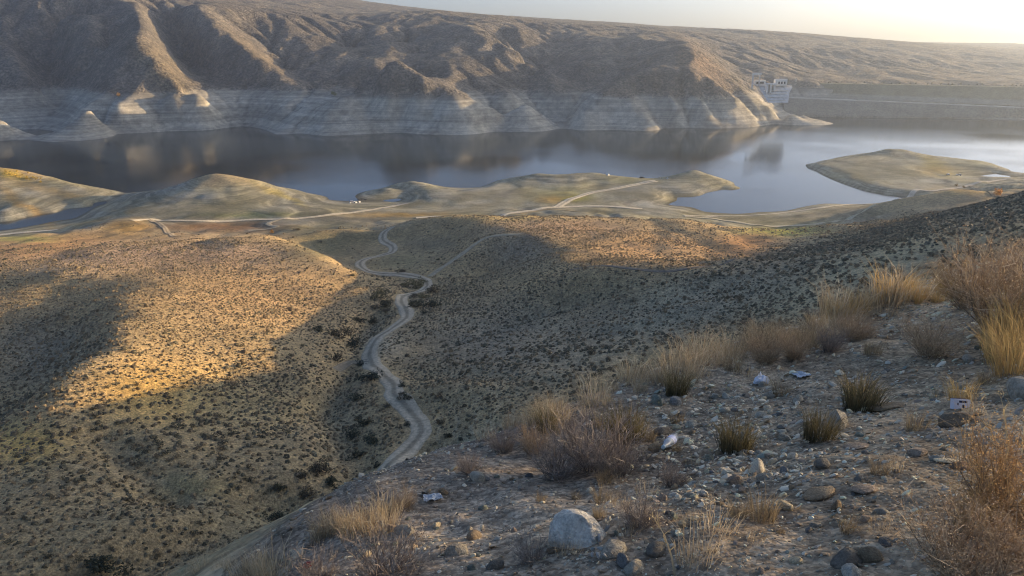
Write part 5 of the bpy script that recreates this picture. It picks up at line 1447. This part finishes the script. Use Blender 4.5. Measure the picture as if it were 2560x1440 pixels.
# tall bare stalks on the right
def stalk(px, py, hpx, lean, label):
    h_ = hit(px, py)
    if not h_: return
    D = math.dist(h_, (0, 0, CAM_H)); L = hpx / FPX * D
    t = thing('dry_stalk', label, 'stalk', (h_[0], h_[1], h_[2] - 0.02), (0, 0, 0), 'tall bare stalks')
    p = [np.array((0, 0, 0)), np.array((-0.22 * lean * L, 0.02, 0.38 * L)), np.array((-0.55 * lean * L, 0.03, 0.72 * L)), np.array((-lean * L, 0.03, L))]
    link('stem', mesh_np('stem', *ribbons([p], [0.011], [np.array((0.52, 0.45, 0.30))]), smooth=False, mat=M_STRAW), t)
    br, hd = [], []
    for k in range(5):
        q = p[1] + (p[3] - p[1]) * random.uniform(0.1, 0.95)
        br.append([q, q + np.array((random.uniform(-0.03, 0.03), random.uniform(-0.02, 0.02), 0.04)), q + np.array((random.uniform(-0.06, 0.06), random.uniform(-0.03, 0.03), 0.09))])
    link('side_stem', mesh_np('side_stem', *ribbons(br, [0.006] * 5, [np.array((0.55, 0.46, 0.28))] * 5), smooth=False, mat=M_STRAW), t)
    V, sh = clump_verts(np.random.default_rng(int(px)), 14, 0.03, 0.4, 0.9)
    o = link('seed_head', mesh_np('seed_head', V, np.arange(len(V)).reshape(-1, 3), np.array((0.5, 0.42, 0.25))[None] * sh[:, None], smooth=False, mat=M_STRAW), t)
    o.location = p[3]
for px, py, hp, ln, lab in ((2470, 1150, 165, 0.42, 'tall bare stalk leaning left out of the orange bush'), (2490, 1155, 150, 0.36, 'second tall stalk leaning left out of the orange bush'), (2520, 1150, 150, 0.25, 'upright bare stalk above the orange bush'), (2555, 1140, 170, 0.1, 'bare stalk at the right edge above the orange bush'), (2230, 790, 120, -0.1, 'tall thin stem rising from the upper right crest'), (2160, 800, 100, 0.1, 'thin stem at the left of the upper right crest grass'), (2440, 700, 110, 0.25, 'thin stem rising over the big brown bush'), (1690, 1440, 150, 0.35, 'bare stalk leaning left at the bottom edge')):
    stalk(px, py, hp, ln, lab)

# ------------------------------------------------------------------ litter
def place(px, py):
    h_ = hit(px, py); return h_, math.dist(h_, (0, 0, CAM_H))
mt, nt, b = nodes('thin_white_plastic')
b.inputs['Base Color'].default_value = (0.82, 0.84, 0.88, 1); b.inputs['Roughness'].default_value = 0.35
nz = N(nt, 'ShaderNodeTexNoise', i_Scale=14.0, i_Detail=3.0); tc = N(nt, 'ShaderNodeTexCoord'); nt.links.new(tc.outputs['Object'], nz.inputs['Vector'])
bp = N(nt, 'ShaderNodeBump', i_Strength=0.5, i_Distance=0.02); nt.links.new(nz.outputs[0], bp.inputs['Height']); nt.links.new(bp.outputs[0], b.inputs['Normal'])
M_BAG = mt
def crumple(name, seed, sx_, sy_, sz_, rough=0.7, sub=4):
    r = np.random.default_rng(seed)
    bm = bmesh.new(); bmesh.ops.create_icosphere(bm, subdivisions=sub, radius=1.0)
    V = np.array([v.co[:] for v in bm.verts]); q = r.uniform(-30, 30, 4)
    nz_ = 0.5 - np.abs(fbm(V[:, 0] * 2 + q[0] + V[:, 2] * 1.3, V[:, 1] * 2 + q[1], 4, seed)) * 2
    V = V * (0.55 + rough * nz_)[:, None] * np.array([sx_, sy_, sz_])
    for v, p in zip(bm.verts, V): v.co = p
    me = bpy.data.meshes.new(name); bm.to_mesh(me); bm.free()
    return me
h_, D = place(1903, 958); s_ = 22 / FPX * D
t = thing('plastic_bag', 'crumpled white plastic bag lying on the gravel near the crest', 'bag', (h_[0], h_[1], h_[2] + s_ * 0.25), slope_rot(h_[0], h_[1], 0.3))
me = crumple('bag_body', 41, 1.15 * s_, 0.8 * s_, 0.75 * s_); me.materials.append(M_BAG); link('bag_body', me, t)
for k, (dx, dz, rot) in enumerate(((0.1, 0.75, 0.25), (0.62, 0.72, -0.5))):
    V = np.array([(-0.16, 0, 0), (0.2, 0.03, 0), (0.28, 0.1, 0.35), (0.05, 0.05, 0.62), (-0.2, -0.02, 0.75), (-0.22, 0.06, 0.3), (0.0, 0.14, 0.3)]) * s_
    F = np.array([(0, 1, 6), (1, 2, 6), (2, 3, 6), (3, 4, 6), (4, 5, 6), (5, 0, 6)])
    o = link('handle', mesh_np('handle', V, F, mat=M_BAG, smooth=False), t); o.location = (dx * s_, 0, dz * s_ * 0.45); o.rotation_euler = (0, rot, 0.3 * k)
# bottle
mt, nt, b = nodes('clear_plastic'); b.inputs['Base Color'].default_value = (0.50, 0.58, 0.66, 1); b.inputs['Roughness'].default_value = 0.2; b.inputs['Transmission Weight'].default_value = 0.5; b.inputs['IOR'].default_value = 1.3; M_PET = mt
M_LABEL = simple_mat('bluish_label', (0.50, 0.56, 0.78), 0.5, 0.3, 30.0)
M_CAP = simple_mat('cap_plastic', (0.45, 0.62, 0.72), 0.4, 0.05)
def lathe(name, prof, mat, seg=24):
    V, F = [], []
    for z, rr in prof:
        for k in range(seg):
            a = 2 * math.pi * k / seg; V.append((math.cos(a) * rr, math.sin(a) * rr, z))
    for i in range(len(prof) - 1):
        for k in range(seg): F.append((i * seg + k, i * seg + (k + 1) % seg, (i + 1) * seg + (k + 1) % seg, (i + 1) * seg + k))
    return mesh_np(name, np.array(V), np.array(F), mat=mat)
hA, DA = place(1685, 1108); hB, DB = place(1637, 1150)
A3, B3 = Vector(hA), Vector(hB); L = (B3 - A3).length; L = min(max(L, 0.2), 0.36)
t = thing('plastic_bottle', 'clear plastic drink bottle with a bluish label lying among stones', 'bottle', A3 + Vector((0, 0, 0.14 * L)), (B3 - A3).to_track_quat('Z', 'Y').to_euler())
R0 = 0.105 * L
link('body', lathe('body', [(0, 0.001), (0, R0 * 0.85), (0.03 * L, R0), (0.25 * L, R0), (0.27 * L, R0 * 0.94), (0.29 * L, R0), (0.55 * L, R0), (0.62 * L, R0 * 0.95), (0.78 * L, R0 * 0.55), (0.86 * L, R0 * 0.38), (0.91 * L, R0 * 0.36)], M_PET), t)
link('label', lathe('label', [(0.20 * L, R0 * 1.02), (0.46 * L, R0 * 1.02)], M_LABEL), t)
link('cap', lathe('cap', [(0.905 * L, R0 * 0.42), (0.97 * L, R0 * 0.42), (0.97 * L, 0.001)], M_CAP), t)
# carton with dark print
M_CARD = simple_mat('white_card', (0.72, 0.71, 0.76), 0.6, 0.06, 10)
M_INK = simple_mat('dark_blue_ink', (0.035, 0.035, 0.07), 0.6, 0.1, 10)
h_, D = place(2400, 1018); s_ = 20 / FPX * D
t = thing('carton', 'small white carton with dark blue print lying before the yellow sprig', 'carton', (h_[0], h_[1], h_[2] + s_ * 0.35), (-0.35, 0.12, 0.1))
bm_part('box', lambda bm: box(bm, -s_, s_ * 0.95, -0.3 * s_, 0.3 * s_, -0.55 * s_, 0.55 * s_), M_CARD, t, 0.03 * s_)
bm_part('flap', lambda bm: box(bm, -s_ * 1.02, s_ * 0.9, 0.05 * s_, 0.33 * s_, 0.56 * s_, 0.62 * s_), M_INK, t)
bm_part('print_band', lambda bm: box(bm, -0.42 * s_, 0.55 * s_, -0.306 * s_, -0.301 * s_, 0.18 * s_, 0.40 * s_), M_INK, t)
bm_part('print_mark', lambda bm: box(bm, -0.62 * s_, -0.47 * s_, -0.306 * s_, -0.301 * s_, -0.1 * s_, 0.16 * s_), M_INK, t)
pm_ = bpy.data.meshes.new('print_disc'); bm = bmesh.new(); bmesh.ops.create_cone(bm, cap_ends=True, segments=20, radius1=0.2 * s_, radius2=0.2 * s_, depth=0.004 * s_); bm.to_mesh(pm_); bm.free(); pm_.materials.append(M_INK)
o = link('print_disc', pm_, t); o.location = (0.12 * s_, -0.303 * s_, -0.2 * s_); o.rotation_euler = (math.pi / 2, 0, 0)
def sheet(name, label, cat, px, py, wpx, seed, mat, asp=0.5, lift=0.3, rot=0.3):
    h_, D = place(px, py); s_ = wpx / FPX * D / 2; r = np.random.default_rng(seed)
    u, v = np.meshgrid(np.linspace(-1, 1, 22), np.linspace(-1, 1, 14))
    q = r.uniform(-20, 20, 2)
    z = (0.5 - np.abs(fbm(u * 1.2 + q[0], v * 1.2 + q[1], 4, seed)) * 2.2) * lift
    edge = 1 + 0.25 * fbm(u * 1.5 + q[1], v * 1.5, 2, seed + 3)
    V = np.stack([u * edge * s_, v * asp * edge * s_ / max(asp, 0.35) * 0.7, (z + 0.2) * s_], -1).reshape(-1, 3)
    ii = np.arange(u.size).reshape(u.shape)
    F = np.stack([ii[:-1, :-1], ii[:-1, 1:], ii[1:, 1:], ii[1:, :-1]], -1).reshape(-1, 4)
    o = link(name, mesh_np(name, V, F, mat=mat, smooth=False), None, label=label, category=cat)
    md = o.modifiers.new('thickness', 'SOLIDIFY'); md.thickness = 0.004 * s_ + 0.001
    o.location = (h_[0], h_[1], h_[2]); o.rotation_euler = slope_rot(h_[0], h_[1], rot)
    return o
M_FOIL = simple_mat('grey_film', (0.52, 0.56, 0.58), 0.3, 0.25, 9.0, 0.4, 0.6, 'Object')
M_REDW = simple_mat('red_wrapper', (0.42, 0.025, 0.035), 0.4, 0.4, 12.0)
M_WPAP = simple_mat('white_wrapper', (0.66, 0.67, 0.68), 0.5, 0.25, 12.0)
sheet('plastic_sheet', 'crumpled clear plastic sheet lying on the dark lower left bank', 'plastic sheet', 1082, 1250, 46, 51, M_FOIL, 0.4, 0.5, 0.3)
sheet('wrapper', 'torn white wrapper right of the plastic bag', 'wrapper', 2003, 942, 40, 52, M_WPAP, 0.4, 0.5, 0.9)
h_, D = place(772, 1416); s_ = 13 / FPX * D
me = crumple('wrapper', 61, 1.3 * s_, 0.8 * s_, 0.8 * s_); me.materials.append(M_REDW)
o = link('wrapper', me, None, label='crumpled red wrapper at the bottom left end of the stony bank', category='wrapper'); o.location = (h_[0], h_[1], h_[2] + 0.3 * s_); o.rotation_euler = (0.2, 0.1, 0.6)

# ------------------------------------------------------------------ small things by the lake
M_WHITE = simple_mat('white_paint', (0.80, 0.79, 0.76), 0.4, 0.04)
M_BLACK = simple_mat('black_rubber', (0.02, 0.02, 0.022), 0.7, 0.1)
M_GLASS = simple_mat('dark_glass', (0.03, 0.035, 0.04), 0.1, 0.1, spec=0.6)
M_DCAR = simple_mat('dark_paint', (0.03, 0.032, 0.038), 0.35, 0.1)
M_CANV = simple_mat('white_canvas', (0.78, 0.76, 0.70), 0.8, 0.06)
M_DCLO = simple_mat('dark_cloth', (0.035, 0.035, 0.04), 0.9, 0.2)
M_SKIN = simple_mat('skin', (0.45, 0.28, 0.2), 0.6, 0.05)
def car(label, px, py, y0, spin, paint_):
    h_ = hit(px, py, y0)
    if not h_: return
    t = thing('parked_car', label, 'car', (h_[0], h_[1], h_[2]), (0, 0, spin))
    def body(bm):
        sec = [(-2.1, 0.45, 0.75), (-2.0, 0.35, 0.95), (-1.2, 0.3, 1.0), (1.1, 0.3, 0.98), (1.95, 0.35, 0.82), (2.1, 0.45, 0.65)]
        ring = []
        for x, lo, hi in sec: ring.append([bm.verts.new((x, y, z)) for y, z in ((-0.85, lo), (0.85, lo), (0.85, hi), (-0.85, hi))])
        for a, b_ in zip(ring[:-1], ring[1:]):
            for k in range(4): bm.faces.new((a[k], a[(k + 1) % 4], b_[(k + 1) % 4], b_[k]))
        bm.faces.new(ring[0]); bm.faces.new(ring[-1][::-1])
    bm_part('body', body, paint_, t, 0.06)
    def cab(bm):
        lo = [bm.verts.new(p) for p in ((-1.95, -0.76, 0.96), (0.95, -0.76, 0.97), (0.95, 0.76, 0.97), (-1.95, 0.76, 0.96))]
        hi = [bm.verts.new(p) for p in ((-1.5, -0.62, 1.42), (0.25, -0.62, 1.44), (0.25, 0.62, 1.44), (-1.5, 0.62, 1.42))]
        bm.faces.new(hi)
        for k in range(4): bm.faces.new((lo[k], lo[(k + 1) % 4], hi[(k + 1) % 4], hi[k]))
    bm_part('windows', cab, M_GLASS, t)
    bm_part('roof', lambda bm: box(bm, -1.5, 0.26, -0.63, 0.63, 1.435, 1.5), paint_, t, 0.03)
    for x in (-1.3, 1.3):
        for y in (-0.82, 0.82):
            me = bpy.data.meshes.new('wheel'); bm = bmesh.new(); bmesh.ops.create_cone(bm, cap_ends=True, segments=16, radius1=0.32, radius2=0.32, depth=0.2); bm.to_mesh(me); bm.free(); me.materials.append(M_BLACK)
            o = link('wheel', me, t); o.location = (x, y, 0.32); o.rotation_euler = (math.pi / 2, 0, 0)
car('white car parked on the island, left of the two', 2370, 438, 500, 1.3, M_WHITE)
car('white car parked on the island, right of the two', 2397, 439, 500, 2.6, M_WHITE)
car('dark car parked where the middle lakeside track ends at the water', 1605, 446, 500, 0.1, M_DCAR)
car('white car parked on the flat shore left of the inlet', 881, 507, 440, 0.4, M_WHITE)
def tent(label, px, py, y0, s_, group=None, mat=None):
    h_ = hit(px, py, y0)
    if not h_: return
    t = thing('tent', label, 'tent', h_, (0, 0, random.uniform(0, 3)), group, s_)
    def shell(bm):
        a = [bm.verts.new(p) for p in ((-1, -0.8, 0), (-1, 0.8, 0), (-0.8, 0, 1.1))]; b_ = [bm.verts.new(p) for p in ((1, -0.8, 0), (1, 0.8, 0), (0.8, 0, 1.1))]
        bm.faces.new((a[0], b_[0], b_[2], a[2])); bm.faces.new((a[1], a[2], b_[2], b_[1])); bm.faces.new((a[0], a[2], a[1])); bm.faces.new((a[0], a[1], b_[1], b_[0]))
    bm_part('canvas', shell, mat or M_CANV, t)
    bm_part('doorway', lambda bm: [bm.faces.new([bm.verts.new(p) for p in ((1.0, -0.3, 0.02), (1.0, 0.3, 0.02), (0.87, 0, 0.75))])], M_BLACK, t)
tent('white tent on the ridge of the middle peninsula, left of the pair', 1519, 438, 500, 1.4)
tent('white tent on the ridge of the middle peninsula, right of the pair', 1529, 437, 500, 1.3)
tent('white tent on the flat shore left of the inlet, nearest the white car', 875, 508, 440, 0.8)
tent('small pale tent on the flat shore right of the white car', 890, 507, 440, 0.7)
tent('pale tent nearest the inlet on the flat shore', 899, 506, 440, 0.8)
tent('white tent at the foot of the last knob of the middle peninsula', 1669, 447, 500, 1.0)
def sunshade(label, px, py, y0):
    h_ = hit(px, py, y0)
    if not h_: return
    t = thing('sunshade', label, 'sunshade', h_)
    link('canopy', lathe('canopy', [(1.5, 1.3), (1.8, 0.75), (2.0, 0.02)], M_DCLO, 10), t)
    link('pole', lathe('pole', [(0, 0.04), (1.9, 0.04)], M_DCLO, 6), t)
sunshade('dark sunshade on the flat shore beside the pale tents', 897, 504, 440)
sunshade('dark sunshade close to the water on the flat shore', 905, 503, 440)
sunshade('dark sunshade nearest the inlet on the flat shore', 914, 504, 440)
def person(label, px, py, y0, face):
    h_ = hit(px, py, y0)
    if not h_: return
    J = [(0, 0, 0.92), (0, 0, 1.15), (0, 0, 1.42), (0, 0, 1.52), (0, 0, 1.66), (-0.18, 0, 1.40), (-0.24, 0.02, 1.12), (-0.22, -0.06, 0.88), (0.18, 0, 1.40), (0.24, 0.02, 1.12), (0.22, -0.06, 0.88), (-0.1, 0, 0.86), (-0.11, -0.02, 0.48), (-0.12, 0.02, 0.08), (-0.12, -0.14, 0.04), (0.1, 0, 0.86), (0.11, -0.02, 0.48), (0.12, 0.02, 0.08), (0.12, -0.14, 0.04)]
    E = [(0,1),(1,2),(2,3),(3,4),(2,5),(5,6),(6,7),(2,8),(8,9),(9,10),(0,11),(11,12),(12,13),(13,14),(0,15),(15,16),(16,17),(17,18)]
    Rr = [0.15, 0.14, 0.15, 0.06, 0.105, 0.07, 0.05, 0.04, 0.07, 0.05, 0.04, 0.1, 0.07, 0.05, 0.045, 0.1, 0.07, 0.05, 0.045]
    me = bpy.data.meshes.new('person'); me.from_pydata(J, E, []); me.materials.append(M_DCLO)
    o = link('person', me, None, label=label, category='person'); o.location = h_; o.rotation_euler = (0, 0, face)
    md = o.modifiers.new('skin', 'SKIN'); sv = me.skin_vertices[0].data
    for i, rr in enumerate(Rr): sv[i].radius = (rr, rr * 0.8)
    sv[0].use_root = True
    o.modifiers.new('sub', 'SUBSURF').levels = 1
    bm = bmesh.new(); bmesh.ops.create_uvsphere(bm, u_segments=10, v_segments=8, radius=0.095); hm = bpy.data.meshes.new('face'); bm.to_mesh(hm); bm.free(); hm.materials.append(M_SKIN)
    f_ = link('face', hm, o); f_.location = (0, -0.035, 1.66)
person('person in dark clothes standing by the water at the knob, left of the two', 1648, 447, 500, 0.3)
person('person in dark clothes standing by the water at the knob, right of the two', 1654, 447, 500, -0.5)
# ------------------------------------------------------------------ hazy evening air
hz, nt, b = nodes('haze_air')
nt.nodes.remove(b)
pv = N(nt, 'ShaderNodeVolumePrincipled')
pv.inputs['Color'].default_value = (0.66, 0.78, 0.95, 1)
pv.inputs['Density'].default_value = 0.00013
pv.inputs['Anisotropy'].default_value = 0.55
nt.links.new(pv.outputs[0], nt.nodes['Material Output'].inputs['Volume'])
bm_part('haze', lambda bm: box(bm, -1450, 2000, -960, 6000, -12, 340), hz)['kind'] = 'stuff'
